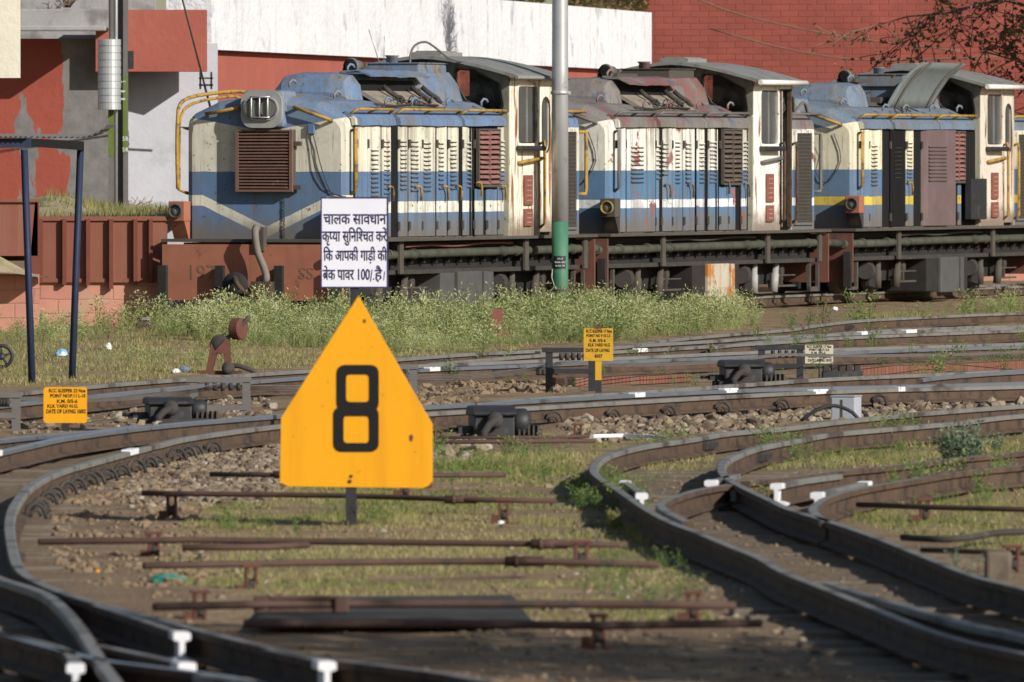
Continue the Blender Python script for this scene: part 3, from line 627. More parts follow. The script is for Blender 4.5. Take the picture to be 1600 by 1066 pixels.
# stay wire
e = thing('stay_wire', "slanting stay wire with a black strainer above the blue locomotive's nose", 'wire', Q(322,142,139.5))
top = Q(270,-60,136.5)-Q(322,142,139.5); MB().tube([top*.03,top],.013,6).build('wire', M['greybar'], e)
mb = MB(); d = top.normalized()
mb.tube([d*-.5,d*.12],.016,6).build('anchor_rod', M['bluepost'], e)
mb = MB(); mb.bx(-.09,.09,-.02,.02,.06,.085).bx(-.09,.09,-.02,.02,.15,.17).bx(-.085,-.06,-.02,.02,.02,.24).bx(.055,.08,-.02,.02,.02,.24).build('strainer', M['black'], e)
# steel pole by the weeds
c = P(875,499); k = mpp(c.y); e = thing('steel_pole', "tall galvanised pole with a green painted foot standing in the weeds", 'pole', (c.x,c.y,0))
zg = ZC-(346-HZ)*k
MB().lathe([(.098,-.2),(.098,zg),],(0,0,0),n=24).build('painted_foot', M['polegreen'], e)
MB().lathe([(.1,zg),(.097,3),(.09,5.5),(.088,6.5)],(0,0,0),n=24).build('tube', M['galv'], e)
MB().lathe([(.101,0),(.112,.004),(.112,.04),(.101,.045)],(0,0,ZC-(148-HZ)*k),n=24).bx(.1,.13,-.02,.02,ZC-(148-HZ)*k,ZC-(148-HZ)*k+.04).build('clamp', M['galv'], e)
MB().lathe([(.099,0),(.11,.004),(.11,.035),(.099,.04)],(0,0,ZC-(455-HZ)*k),n=24).build('clamp', M['dust'], e)
za,zb = ZC-(420-HZ)*k,ZC-(400-HZ)*k
mb = MB(); n=8; mb.loft([[(.1005*math.sin(t),-.1005*math.cos(t),z) for z in (za,zb)]+[(.102*math.sin(t),-.102*math.cos(t),z) for z in (zb,za)] for t in np.linspace(-.85,.75,n)]); mb.build('number_patch', M['black'], e)
mb = MB()
for r_,row in enumerate(("xx-x","xxxx-xxx","x-xx-xx")):
    for i,ch in enumerate(row):
        t = (i-len(row)/2+.5)*.17; zz = zb-.035-r_*.042
        if ch=='x': mb.tube([(.103*math.sin(t-.05),-.103*math.cos(t-.05),zz-.008),(.103*math.sin(t),-.103*math.cos(t),zz+.012),(.103*math.sin(t+.05),-.103*math.cos(t+.05),zz-.006)],.004,4)
        else: mb.tube([(.103*math.sin(t-.05),-.103*math.cos(t-.05),zz),(.103*math.sin(t+.05),-.103*math.cos(t+.05),zz)],.003,4)
mb.build('number', M['white'], e)
MB().tube([(-.09,-.07,za+.0),(-.1,-.06,za-.1),(-.07,-.09,za-.2),(-.1,-.04,za-.3)],.006,5).build('wire', M['galv'], e)
# loose cables on the brick wall
for i,(pts,lb) in enumerate((([(1030,-30),(1130,15),(1250,45),(1350,62),(1500,80)],"dark cable sagging across the brick wall, highest of the two"),([(1110,45),(1200,70),(1290,88),(1380,95),(1560,88)],"dark cable sagging across the brick wall, just above the third locomotive"))):
    q = crom([Q(x,y,184.0-.02*(x-1000)/8) for x,y in pts]); o0 = q[0]; tag(MB().tube([p-o0 for p in q],.014,6).build('cable',M['twig'],None,o0), lb, 'cable')
# ---------------------------------------------------------------- locomotives
def loco_paint(name, top, cream, blue, stripe, side=(1.153,1.282), vee=True, patches=(), grime=.5, front_dull=True, shift=0.):
    """bands of paint by height, worn with chips, rust, runs and dust; the same coat on every panel of one engine"""
    g = G(name); x,y,z = g.xyz(); wob = g.mth('MULTIPLY_ADD', g.noise(6,3), .016, -.008); z = g.mth('ADD', z, wob)
    ay = g.mth('ABSOLUTE', y); front = g.mth('LESS_THAN', x, .16)
    # base bands
    c = g.mix(g.mth('GREATER_THAN', z, 1.63), blue, cream)
    zt_f = g.mth('MULTIPLY_ADD', ay, .17, 2.09); zt = g.mth('ADD', g.mth('MULTIPLY', front, zt_f), g.mth('MULTIPLY', g.mth('SUBTRACT',1,front), 2.152))
    c = g.mix(g.mth('GREATER_THAN', z, zt), c, top)
    if vee:
        zc = g.mth('MULTIPLY_ADD', g.mth('MINIMUM', g.mth('DIVIDE', ay, .78), 1), .36, .94)
        sf = g.mth('LESS_THAN', g.mth('ABSOLUTE', g.mth('SUBTRACT', z, zc)), .06)
    else: sf = g.mth('MULTIPLY', g.mth('GREATER_THAN', z, side[0]), g.mth('LESS_THAN', z, side[1]))
    ss_ = g.mth('MULTIPLY', g.mth('GREATER_THAN', z, side[0]), g.mth('LESS_THAN', z, side[1]))
    sm = g.mth('ADD', g.mth('MULTIPLY', front, sf), g.mth('MULTIPLY', g.mth('SUBTRACT',1,front), ss_))
    sc1 = stripe if not vee else g.mix(front, stripe, cream)
    c = g.mix(sm, c, sc1)
    # weathering
    c = g.mulc(c, g.mth('MULTIPLY_ADD', g.noise(2.2,6), .5, .75))
    c = g.mix(g.mth('MULTIPLY', front, (.08 if front_dull else 0)), c, (.20,.19,.16))
    for pc,psc,th,sof,zlo in patches:
        f = g.ss(g.noise(psc,6,rough=.6), th, th+sof)
        if zlo: f = g.mth('MULTIPLY', f, g.ss(z, zlo, zlo+.25))
        c = g.mix(f, c, pc)
    run = g.ss(g.noise(1,5,g.scale((11,11,.55))), .45, .72); c = g.mix(g.mth('MULTIPLY', run, g.mth('MULTIPLY_ADD', front, -.5*grime, .85*grime)), c, (.105,.088,.068))
    run2 = g.ss(g.noise(1,4,g.scale((24,24,1.1))), .58, .7); c = g.mix(g.mth('MULTIPLY', run2, .75*grime), c, (.15,.085,.05))
    blot = g.ss(g.noise(1.7,7,rough=.7), .5, .68); c = g.mix(g.mth('MULTIPLY', blot, .45*grime), c, (.13,.11,.085))
    chip = g.ss(g.mth('ADD', g.noise(15,7,rough=.7), g.mth('MULTIPLY', g.noise(2.5,3), .16)), .70, .73); c = g.mix(g.mth('MULTIPLY',chip,.85), c, (.085,.055,.04))
    seam = g.ss(g.noise(1,3,g.scale((34,34,.8))), .60, .68); c = g.mix(g.mth('MULTIPLY', seam, g.mth('MULTIPLY_ADD', front, -.6*grime, .72*grime)), c, (.06,.05,.042))
    c = g.mix(g.mth('MULTIPLY', g.ss(g.noise(.9,5), .42, .7), .35*grime), c, (.23,.21,.18))
    low = g.mth('MULTIPLY', g.ss(g.mth('ADD', g.mth('MULTIPLY',z,-1), g.mth('MULTIPLY', g.noise(4,5), .35)), -1.02, -.72), .8)
    c = g.mix(low, c, (.135,.115,.09))
    g.bump(g.noise(3.5,4), .22, .03)
    return g.out(c, .62, 0, .3)
CREAM = (.61,.58,.475); LBLUE = (.085,.155,.27)
M['p1'] = loco_paint('blue_loco_paint', (.115,.19,.32), CREAM, LBLUE, (.72,.70,.60), patches=(((.20,.19,.17),2.4,.40,.30,2.2),((.11,.10,.085),4.5,.56,.12,2.25),((.20,.10,.05),7,.66,.05,0)), grime=.75)
M['p2'] = loco_paint('worn_loco_paint', (.18,.165,.155), (.72,.70,.62), (.075,.165,.29), (.76,.78,.80), (1.17,1.27), False, patches=(((.21,.085,.085),1.3,.50,.08,2.05),((.10,.115,.16),2.2,.56,.06,2.05),((.28,.10,.10),2.4,.62,.03,0)), grime=.95)
M['p3'] = loco_paint('grey_blue_loco_paint', (.13,.18,.25), (.66,.61,.45), (.085,.155,.255), (.62,.45,.05), (1.165,1.275), False, patches=(((.18,.175,.16),2.6,.46,.25,2.2),((.09,.085,.075),4.5,.56,.12,2.25)), grime=.8)
def cabpaint(name, c, rust):
    g = G(name); x,y,z = g.xyz(); col = g.mulc(c, g.mth('MULTIPLY_ADD', g.noise(3,6), .4, .8))
    f = g.ss(g.noise(1,6,g.scale((9,9,.9)),.65), rust, rust+.07); col = g.mix(f, col, (.24,.115,.05))
    f = g.ss(g.noise(1,5,g.scale((18,18,1.4))), .6, .7); col = g.mix(g.mth('MULTIPLY',f,.7), col, (.33,.26,.17))
    f = g.ss(g.noise(19,7,rough=.7), .63, .66); col = g.mix(f, col, (.10,.06,.04))
    f = g.ss(g.mth('ADD', g.mth('MULTIPLY',z,-1), g.mth('MULTIPLY', g.noise(5,5), .5)), -.95, -.65); col = g.mix(g.mth('MULTIPLY',f,.85), col, (.15,.10,.07))
    g.bump(g.noise(4,4), .25, .03); return g.out(col,.65,0,.3)
M['cab1'] = cabpaint('cab_paint_cream', (.70,.665,.55), .53); M['cab2'] = cabpaint('cab_paint_white', (.70,.68,.63), .57); M['cab3'] = cabpaint('cab_paint_pale', (.60,.53,.45), .57)
M['cabfront'] = mat('cab_front_paint', (.30,.29,.22), .75, 0, .35, 3, patch=((.16,.14,.11),5,.55,.1), streak=((.13,.10,.075),9,.6))
M['cabroof'] = mat('cab_roof_grey', (.21,.21,.20), .75, 0, .3, 4, patch=((.10,.088,.075),4,.5,.18), streak=((.12,.105,.09),6,.7))
M['dirtroof'] = mat('oily_dust', (.24,.205,.165), .9, 0, .45, 6, patch=((.07,.06,.05),5,.55,.2))
M['grille'] = mat('brown_grille', (.15,.085,.065), .75, 0, .3, 8, patch=((.26,.17,.13),9,.6,.1))
M['grilled'] = mat('dark_brown_grille', (.10,.075,.06), .8, 0, .3, 8, patch=((.2,.16,.13),9,.6,.1))
M['soot'] = mat('open_bay_black', (.005,.005,.005), .95, 0, .4, 6)  # near-black for the panel filling the farthest engine's open bay
M['maroon'] = mat('maroon_plate', (.20,.075,.056), .7, 0, .25, 10, patch=((.14,.06,.045),14,.58,.1))
M['innerdoor'] = mat('brown_inner_door', (.125,.085,.085), .7, 0, .25, 4, streak=((.2,.16,.15),6,.4))
M['beam'] = mat('buffer_beam_red', (.31,.12,.075), .8, 0, .25, 4, patch=((.13,.06,.04),3.2,.6,.15), streak=((.17,.08,.05),6,.4))
M['beamshade'] = mat('shaded_beam_red', (.13,.055,.04), .85, 0, .4, 4, patch=((.05,.035,.03),2.6,.48,.2))  # darker beam red: shade on the farther and rear beams put into the colour
M['dullgold'] = mat('dull_gold_rim', (.24,.18,.06), .6, .2, .3, 12)
M['tank'] = mat('rusty_tank', (.42,.38,.30), .75, 0, .2, 5, patch=((.38,.15,.04),3.2,.47,.1), streak=((.30,.12,.04),7,.7))
M['louvre'] = mat('louvre_slat', (.34,.31,.25), .75, 0, .4, 11, patch=((.13,.11,.09),8,.52,.15))
M['lamp'] = mat('lamp_grey', (.30,.30,.29), .6, .1, .25, 9)
g = G('lamp_glass'); M['lens'] = g.out(g.mulc((.13,.13,.12), g.mth('MULTIPLY_ADD', g.noise(30,3), .6,.7)), .12, 0, .6)
g = G('cab_glass'); g.out((.02,.02,.02), .18, 0, .5); tr = g.t.nodes.new('ShaderNodeBsdfTransparent'); mx = g.t.nodes.new('ShaderNodeMixShader'); g.lk(mx.inputs[0], g.ss(g.noise(4,5),.3,.8)); mx.inputs[0].default_value=.4
g.t.links.new(tr.outputs[0],mx.inputs[1]); g.t.links.new(g.b.outputs[0],mx.inputs[2]); g.t.links.new(mx.outputs[0],g.t.nodes['Material Output'].inputs[0]); tr.inputs[0].default_value=(.75,.74,.7,1); M['glass'] = g.m
M['dustglass'] = mat('dusty_dark_glass', (.06,.06,.062), .25, 0, .5, 3, streak=((.12,.115,.11),5,.4), spec=.5)
M['mesh'] = mat('dark_wire_mesh', (.035,.033,.03), .8, 0, .4, 40)
HW = 1.0
def hoodring(x, hw, dz=0.):
    h = [(hw,.86),(hw,2.17+dz),(hw-.015,2.24+dz),(hw-.07,2.30+dz),(.62*hw,2.44+dz),(0,2.53+dz)]
    return [Vector((x,-y,z)) for y,z in h]+[Vector((x,y,z)) for y,z in h[-2::-1]]
def radial(c, outline, n):                     # points of an outline seen from c at n even angles (2d)
    out = []
    for k in range(n):
        a = 2*math.pi*k/n; d = (math.cos(a),math.sin(a)); best = None
        for i in range(len(outline)):
            p,q = outline[i],outline[(i+1)%len(outline)]; ex,ey = q[0]-p[0],q[1]-p[1]; den = d[0]*ey-d[1]*ex
            if abs(den)<1e-9: continue
            t = ((p[0]-c[0])*ey-(p[1]-c[1])*ex)/den; u = ((p[0]-c[0])*d[1]-(p[1]-c[1])*d[0])/den
            if t>1e-6 and -1e-6<=u<=1+1e-6 and (best is None or t<best): best = t
        out.append((c[0]+d[0]*best, c[1]+d[1]*best))
    return out
def rrect(x0,x1,z0,z1,r,n=4):
    o = []
    for cx,cz,a in ((x1-r,z1-r,0),(x0+r,z1-r,90),(x0+r,z0+r,180),(x1-r,z0+r,270)):
        for i in range(n+1): t = R(a+90*i/n); o.append((cx+r*math.cos(t),cz+r*math.sin(t)))
    return o
def side_wall(mb, x0,x1,z0,z1, hole, y, th, m=0, n=48):
    c = (sum(p[0] for p in hole)/len(hole), sum(p[1] for p in hole)/len(hole))
    mb.ring([(a,y,b) for a,b in radial(c,[(x0,z0),(x1,z0),(x1,z1),(x0,z1)],n)], [(a,y,b) for a,b in radial(c,hole,n)], (0,th,0), m)
def roof_z(y): return 2.735+.225*(1-(abs(y)/1.15)**1.55)

def make_loco(n, label, P_, CAB, sty):
    t0 = LT0[n]; base = LC+LU*t0
    e = thing('locomotive', label, 'locomotive', base, L_RZ, 'diesel locomotives coupled in a row')
    rnd = random.Random(5+n)
    rail_m = M['yellow'] if n != 1 else M['greybar']
    # ---- long hood shell, nose to cab
    mb = MB(); rings = [hoodring(0,.91,-.10),hoodring(.03,.96,-.06),hoodring(.09,.99,-.02),hoodring(.18,HW,0),hoodring(1.42,HW,0),hoodring(5.3,HW,0)]
    mb.loft(rings, 0); hood = mb.build('hood', [P_], e)
    # black sheet just outside the shell, painted in place of shade between the doors
    MB().bx(.16,5.28,-HW-.006,-HW-.002,.87,2.165).build('dark_gap_sheet', M['dark'], hood)
    # radiator hump on top
    def hr(x,b,tp,z): return [Vector((x,-b,2.36)),Vector((x,-b,2.43)),Vector((x,-(tp+b)/2-.02,2.43+(z-2.43)*.62)),Vector((x,-tp,z)),Vector((x,-tp*.5,z+.03)),Vector((x,tp*.5,z+.03)),Vector((x,tp,z)),Vector((x,(tp+b)/2+.02,2.43+(z-2.43)*.62)),Vector((x,b,2.43)),Vector((x,b,2.36))]
    mb = MB()
    if sty['hatch'] == 'raised':
        mb.loft([hr(1.42,.48,.36,2.52),hr(1.50,.51,.38,2.66),hr(1.62,.52,.39,2.73),hr(2.05,.52,.40,2.75)],0); mb.build('roof_hump', [P_], e)
        mb = MB(); mb.loft([hr(4.2,.56,.40,2.76),hr(5.27,.52,.34,2.80)],0)
    else: mb.loft([hr(1.42,.48,.36,2.52),hr(1.50,.51,.38,2.66),hr(1.62,.52,.39,2.73),hr(1.80,.52,.40,2.75),hr(1.83,.46,.36,2.74),hr(3.68,.46,.36,2.76),hr(3.72,.56,.42,2.77),hr(5.27,.50,.32,2.80)],0)
    mb.build('roof_hump', [P_], e)
    if sty['hatch'] != 'raised':
        mb = MB(); mb.prism([(1.84,-.50,2.55),(3.68,-.50,2.55),(3.68,-.44,2.69),(1.84,-.44,2.69)],(0,.05,0)); mb.build('vent_opening', M['dark'], e)
        mb = MB(); mb.add([(1.75,-.84,2.385),(3.75,-.84,2.385),(3.7,-.50,2.565),(1.80,-.50,2.565),(1.75,-.80,2.35),(3.75,-.80,2.35),(3.7,-.47,2.53),(1.80,-.47,2.53)],[(0,1,2,3),(4,7,6,5),(0,4,5,1),(2,6,7,3),(1,5,6,2),(3,7,4,0)]); mb.build('dirty_slope', M['dirtroof'], e)
        mb = MB(); up = sty.get('lip',.0); q = []
        for x in np.linspace(1.72,3.75,13):
            j = rnd.uniform(-.008,.008); q.append([Vector((x,-.28,2.795+j)),Vector((x,-.48,2.775+up+j)),Vector((x,-.64,2.70+up*1.3+j*1.5)),Vector((x,-.635,2.685+up*1.3+j)),Vector((x,-.475,2.76+up+j)),Vector((x,-.28,2.775+j))])
        mb.loft(q,0); mb.build('vent_flap', [P_], e)
    else:                                       # big hood sheet thrown up, engine open beneath
        mb = MB(); mb.bx(2.05,4.2,-.56,.56,2.36,2.47); mb.build('engine_bay', M['dark'], e)
        mb = MB(); mb.bx(2.2,4.1,-.35,.3,2.44,2.52)
        for k in range(8): mb.box((2.25+k*.25,-.2+rnd.uniform(-.1,.1),2.55),(.12,.22,.08),0,rnd.uniform(-.3,.3))
        mb.build('engine_block', M['dust'], e)
        mb = MB(); q = []; prof = [(-.42,2.43),(-.43,2.56),(-.46,2.70),(-.51,2.84),(-.59,2.96),(-.68,3.05)]
        for x,s in ((2.75,0),(2.83,0),(3.2,.0),(3.8,0),(4.62,0),(4.70,0)):
            q.append([Vector((x+(z-2.44)*1.25+.55*(y+.3)*0,y-.15,z)) for y,z in prof]+[Vector((x+(z-2.44)*1.25,y-.12,z+.012)) for y,z in prof[::-1]])
        mb.loft(q,0,True); fl = mb.build('raised_hood', [M['flap']], e)
        mb = MB()
        for xx in (3.0,4.4): MB().tube([Vector((xx+(z-2.44)*1.25,y-.17,z)) for y,z in prof],.018,6).build('stiffener', M['dust'], fl)
        mb = MB()
        for xx,zz,yy in ((2.75,2.62,-.25),(4.1,2.62,-.25),(3.5,2.85,-.38)): mb.tube([(xx,yy,zz),(xx+.02,yy-.05,zz+.05),(xx+.06,yy-.04,zz+.03)],.014,6)
        mb.build('hood_hook', M['dust'], fl)
    # roof box, horn, small pots, hook pipe
    mb = MB(); mb.bx(4.15,5.12,-.34,.30,2.74,2.895); mb.bx(4.13,5.14,-.36,.32,2.895,2.91); mb.build('roof_box', [M['dust'] if n==1 else P_], e, None, .012)
    hx = 3.3 if n==0 else 3.2
    MB().lathe([(.0,-.02),(.095,0),(.10,.02),(.075,.10),(.07,.26)],(hx-.25,.10,2.86),(1,0,0),18).build('horn', M['greybar'], e)
    MB().lathe([(.055,-.028),(.088,-.026),(.03,-.024)],(hx-.25,.10,2.86),(1,0,0),18).build('horn_mouth', M['dark'], e)
    mb = MB(); mb.bx(hx-.1,hx+.7,.0,.26,2.79,2.84).bx(hx+.1,hx+.16,.05,.2,2.78,2.9); mb.build('horn_bracket', M['dust'], e)
    mb = MB(); mb.lathe([(.07,2.89),(.07,2.98),(.085,2.985),(.085,3.0),(0,3.0)],(4.45,.10,0),n=14); mb.build('vent_pot', [P_], e)
    if n == 0:
        MB().tube(crom([(4.75,-.02,2.88),(4.75,-.02,3.0),(4.8,-.06,3.12),(4.85,-.18,3.16),(4.9,-.3,3.08),(4.95,-.42,2.98),(5.2,-.5,2.93)],.04),.014,7).build('bent_pipe', M['greybar'], e)
        MB().tube([(4.3,.2,2.9),(4.2,.3,3.3)],.006,4).tube([(4.3,.15,2.9),(4.25,.12,3.22)],.006,4).build('aerial', M['galv'], e)
    # lifting hooks
    for x,y,z in ((.75,.0,2.60),(.75,-.55,2.47),(1.6,-.86,2.40),(2.5,-.86,2.40),(3.7,-.86,2.40),(4.9,-.86,2.40),(2.0,-.25,2.79)):
        MB().tube([(x,y,z),(x,y,z+.05),(x+.03,y-.02,z+.085),(x+.07,y-.04,z+.075),(x+.085,y-.05,z+.045)],.015,6).build('lifting_hook', [P_], e)
    mb = MB()                                   # springs, loops of cable
    if sty['hatch'] != 'raised':
        for x in (2.35,3.3,3.66): mb.tube([(x,-.56,2.62),(x+.02,-.64,2.55),(x+.05,-.74,2.48),(x+.06,-.78,2.42)],.03,7)
        for k in range(4):
            x = 2.3+k*.38; mb.tube([(x+math.cos(a)*.10*(1+.3*rnd.random()),-.80+.02*rnd.random(),2.44+math.sin(a)*.07) for a in np.linspace(0,5.5,12)],.009,5)
        mb.tube([(1.3,-.84,2.41),(1.9,-.86,2.39),(2.6,-.84,2.415),(3.4,-.86,2.40)],.012,5)
    for k in range(3): mb.tube([(2.2+k*.25,-.84,2.40),(2.3+k*.3,-.80,2.45),(2.5+k*.33,-.86,2.40)],.010,5)
    mb.build('roof_cable', M['grime'], e)
    # eaves lip and handrail along the hood edge, in three lengths
    for a,b in sty['eaves']:
        mb = MB(); q = []
        for x in np.linspace(a,b,6):
            s = rnd.uniform(-.006,.006); q.append([Vector((x,-HW-.004,2.155+s)),Vector((x,-HW-.055,2.16+s)),Vector((x,-HW-.045,2.235)),Vector((x,-HW+.035,2.305)),Vector((x,-HW+.09,2.325)),Vector((x,-HW+.09,2.29)),Vector((x,-HW+.005,2.23))])
        mb.loft(q); mb.build('eave', [P_], e)
        MB().tube([(a+.02,-HW+.02,2.29),(a+.05,-HW-.06,2.345),(b-.05,-HW-.06,2.345),(b-.02,-HW+.02,2.29)],.0165,7).tube([((a+b)/2,-HW-.06,2.345),((a+b)/2,-HW+.04,2.30)],.014,6).build('roof_handrail', rail_m, e)
    # doors with louvres and handles
    for d in sty['doors']:
        x0,x1 = d['x']; lo = d.get('z0',.875); hi = d.get('z1',2.15); yaw = rnd.uniform(-.018,.018); y = -HW-.012; dm = M[d['m']] if 'm' in d else P_
        mb = MB(); wv = x1-x0; nn = 5; q = []
        for k in range(nn+1):
            x = x0+.011+(wv-.022)*k/nn; yy = y-.006+yaw*(k/nn-.5)*2+.006*math.sin(k*1.9+x0*7); q.append([Vector((x,yy,lo)),Vector((x,yy,hi)),Vector((x,yy+.016,hi)),Vector((x,yy+.016,lo))])
        if d.get('open'):                      # swung out from its hinge
            M4 = Matrix.Translation((x0,y,0)) @ Matrix.Rotation(-R(d['open']),4,'Z') @ Matrix.Translation((-x0,-y,0)); q = [[M4 @ p for p in r] for r in q]
        mb.loft(q); D_ = mb.build('door', [dm], e, None, .004)
        def put(mb_, nm, m_):
            o = mb_.build(nm, m_, D_); 
            if d.get('open'): o.data.transform(M4)
            return o
        if 'l' in d:
            a,b,za,zb_ = d['l']; k = int((zb_-za)/.050); ml = MB()
            for i in range(k):
                z = za+(i+.5)*(zb_-za)/k; ml.prism([(a,y-.008,z+.018),(a,y-.022,z+.006),(a,y-.022,z+.0),(a,y-.008,z+.004)],(b-a,0,0))
            put(ml,'louvre',[dm])
            ml = MB()
            for i in range(k):
                z = za+(i+.5)*(zb_-za)/k; ml.bx(a+.004,b-.004,y-.0145,y-.012,z-.013,z+.004)
            put(ml,'louvre_slot',[M['grime']])
        if 'h' in d:
            x = d['h']; z = d.get('hz',1.44); put(MB().tube([(x-.05,y-.01,z),(x-.05,y-.05,z+.02),(x,y-.065,z+.01),(x+.035,y-.065,z-.05),(x+.035,y-.06,z-.15)],.013,6),'handle',[rail_m])
        for z in (1.0,1.95): put(MB().bx(x0-.012,x0+.02,y-.03,y-.006,z-.05,z+.05),'hinge',[M['dust']])
    for v in sty['vents']:                     # tall brown louvred box standing proud
        x0,x1,z0,z1 = v['r']; y = -HW-.05; mb = MB()
        mb.bx(x0,x1,y+.005,-HW-.03,z0,z1); vt = mb.build('vent', M['dark'], e)
        mb = MB(); mb.bx(x0-.02,x0+.01,y-.02,y+.02,z0-.02,z1+.02).bx(x1-.01,x1+.02,y-.02,y+.02,z0-.02,z1+.02).bx(x0,x1,y-.02,y+.02,z1,z1+.02).bx(x0,x1,y-.02,y+.02,z0-.03,z0); mb.build('vent_frame', M['dust'], vt)
        mb = MB(); k = int((z1-z0)/.058); xm=(x0+x1)/2
        for i in range(k):
            z = z0+(i+.5)*(z1-z0)/k
            for a,b in ((x0+.012,xm-.008),(xm+.008,x1-.012)):
                s = rnd.uniform(-.006,.006); mb.prism([(a,y+.0,z+.020+s),(a,y-.028,z-.004+s),(a,y-.028,z-.016+s),(a,y+.0,z+.0+s)],(b-a,0,rnd.uniform(-.006,.006)))
        mb.bx(xm-.008,xm+.008,y-.03,y,z0,z1); mb.build('slat', M[v['m']], vt)
    # ---- nose fittings
    mb = MB(); mb.bx(-.13,.35,-.25,.25,2.13,2.56); mb.build('headlight_housing', [P_], e, None, .05)
    q = rrect(-.25,.25,2.13,2.56,.13); ov = rrect(-.20,.20,2.23,2.47,.119)
    cc = (0,2.35); mb = MB(); mb.ring([(-.131,a,b) for a,b in radial(cc,q,40)],[(-.131,a,b) for a,b in radial(cc,ov,40)],(-.035,0,0)); hl = mb.build('headlight', M['lamp'], e)
    mb = MB(); oo = rrect(-.215,.215,2.215,2.485,.134); mb.ring([(-.166,a,b) for a,b in radial(cc,oo,40)],[(-.166,a,b) for a,b in radial(cc,ov,40)],(-.03,0,0)); mb.build('headlight_rim', M['lamp'], hl)
    for y in (-.095,.095): MB().lathe([(.0,0),(.06,.012),(.098,.05),(.1,.06)],(-.145,y,2.35),(-1,0,0),20).build('lens', M['lens'], hl)
    mb = MB()
    for y in (-.10,0,.10): mb.tube([(-.20,y,2.24),(-.225,y,2.27),(-.225,y,2.46),(-.20,y,2.49)],.009,6)
    mb.tube([(-.215,-.12,2.25),(-.215,.12,2.25)],.008,6).tube([(-.215,-.12,2.485),(-.215,.12,2.485)],.008,6); mb.build('headlight_guard', M['galv'], hl)
    mb = MB(); mb.bx(-.09,.0,-.36,.335,1.40,2.11); gr = mb.build('radiator_box', M['dust'], e)
    mb = MB(); mb.bx(-.095,-.092,-.325,.30,1.43,2.085); mb.build('radiator_gap', M['dark'], gr)
    mb = MB(); mb.bx(-.125,-.09,-.36,-.325,1.40,2.11).bx(-.125,-.09,.30,.335,1.40,2.11).bx(-.125,-.09,-.325,.30,1.40,1.425).bx(-.125,-.09,-.325,.30,2.09,2.11)
    mb.build('radiator_frame', M['grille'], gr)
    mb = MB()
    for i in range(18):
        z = 1.440+i*.0362; s = rnd.uniform(-.003,.003); mb.prism([(-.118,-.325,z+s),(-.118,-.325,z+.013+s),(-.096,-.325,z+.020+s),(-.096,-.325,z+.007+s)],(0,.625,rnd.uniform(-.004,.004)))
    mb.build('radiator_slat', M['grille'], gr)
    for a,b in (((-.05,.71,2.29),(-.07,.31,2.36)),((-.07,-.37,2.37),(-.05,-.80,2.225))):
        A,B = Vector(a),Vector(b); MB().tube([A+Vector((.10,0,-.03)),A+Vector((-.03,0,0)),B+Vector((-.03,0,0)),B+Vector((.10,0,-.03))],.022,7).build('nose_handrail', rail_m, e)
    MB().tube([(.10,-1.0,2.10),(.06,-1.07,2.13),(.06,-1.07,1.42),(.10,-1.0,1.38)],.021,7).build('corner_handrail', rail_m, e)
    MB().tube([(.10,1.0,2.12),(.02,1.08,2.15),(.02,1.08,1.42),(.10,1.0,1.38)],.021,7).build('corner_handrail', rail_m, e)
    if n == 0:
        MB().tube(crom([(-.02,1.08,1.43),(-.02,1.09,1.9),(-.02,1.08,2.25),(.12,1.10,2.41),(.5,1.06,2.50),(1.7,.98,2.56),(2.1,.94,2.50)],.1),.022,8).build('hoop_rail', rail_m, e)
        MB().tube(crom([(.0,1.07,2.16),(.1,1.05,2.34),(.5,1.0,2.44),(1.5,.95,2.50),(1.7,.92,2.42)],.1),.018,8).build('hoop_rail', rail_m, e)
        MB().bx(-.05,.0,-.60,-.52,2.06,2.17).build('junction_box', M['boxblue'], e, None, .008)
        MB().tube(crom([(-.03,-.55,2.06),(-.02,-.56,1.85),(-.03,-.60,1.68),(-.02,-.7,1.45),(-.02,-.95,1.33)],.1),.006,5).tube(crom([(-.03,-.58,2.06),(-.02,-.62,1.9),(-.03,-.66,1.75),(-.02,-.74,1.5),(-.02,-.8,1.38),(-.02,-.98,1.34)],.1),.006,5).build('hanging_cable', M['grime'], e)
        mb = MB(); 
        for i in range(14): mb.tube([(-.02,-.22+.012*math.cos(a+i)*1.,1.30-.032*i+.018*math.sin(a)) for a in np.linspace(0,6.28,7)],.005,4)
        mb.build('chain', M['rail'], e)
        for y,z in ((-.40,1.95),(-.40,1.45)): MB().box((-.06,y,z),(.05,.10,.05)).build('grille_latch', M['dust'], e)
    else: MB().tube(crom([(-.02,-.35,2.05),(-.03,-.5,1.8),(-.02,-.45,1.6),(-.03,-.6,1.45),(-.02,-.8,1.75),(-.02,-.7,2.1)],.1),.006,5).build('hanging_cable', M['grime'], e)
    # marker lamps on brackets
    for s in (1,-1):
        y = s*1.02; mb = MB(); mb.bx(-.22,-.02,y-.10,y+.10,1.06,1.29); lm = mb.build('marker_lamp', M['beam'] if n!=1 else M['dust'], e, None, .01)
        MB().lathe([(.0,.0),(.07,0),(.085,.015),(.085,.05),(.07,.055),(.068,.02)],(-.22,y,1.18),(-1,0,0),18).build('lamp_rim', M['dust'] if n!=1 else M['dullgold'], lm)
        MB().lathe([(.0,.03),(.05,.02),(.07,.0)],(-.225,y,1.18),(-1,0,0),16).build('lens', M['lens'], lm)
        mb = MB(); mb.prism([(-.2,y-.09,1.06),(-.02,y-.09,1.06),(-.02,y-.09,.86),(-.06,y-.09,.86)],(0,.18,0)); mb.build('lamp_bracket', M['grime'] if n else M['beam'], lm)
    # ---- footplate, frame, buffer beam
    mb = MB(); mb.bx(-.42,8.35,-1.13,1.13,.825,.86); mb.build('footplate', M['dust'], e)
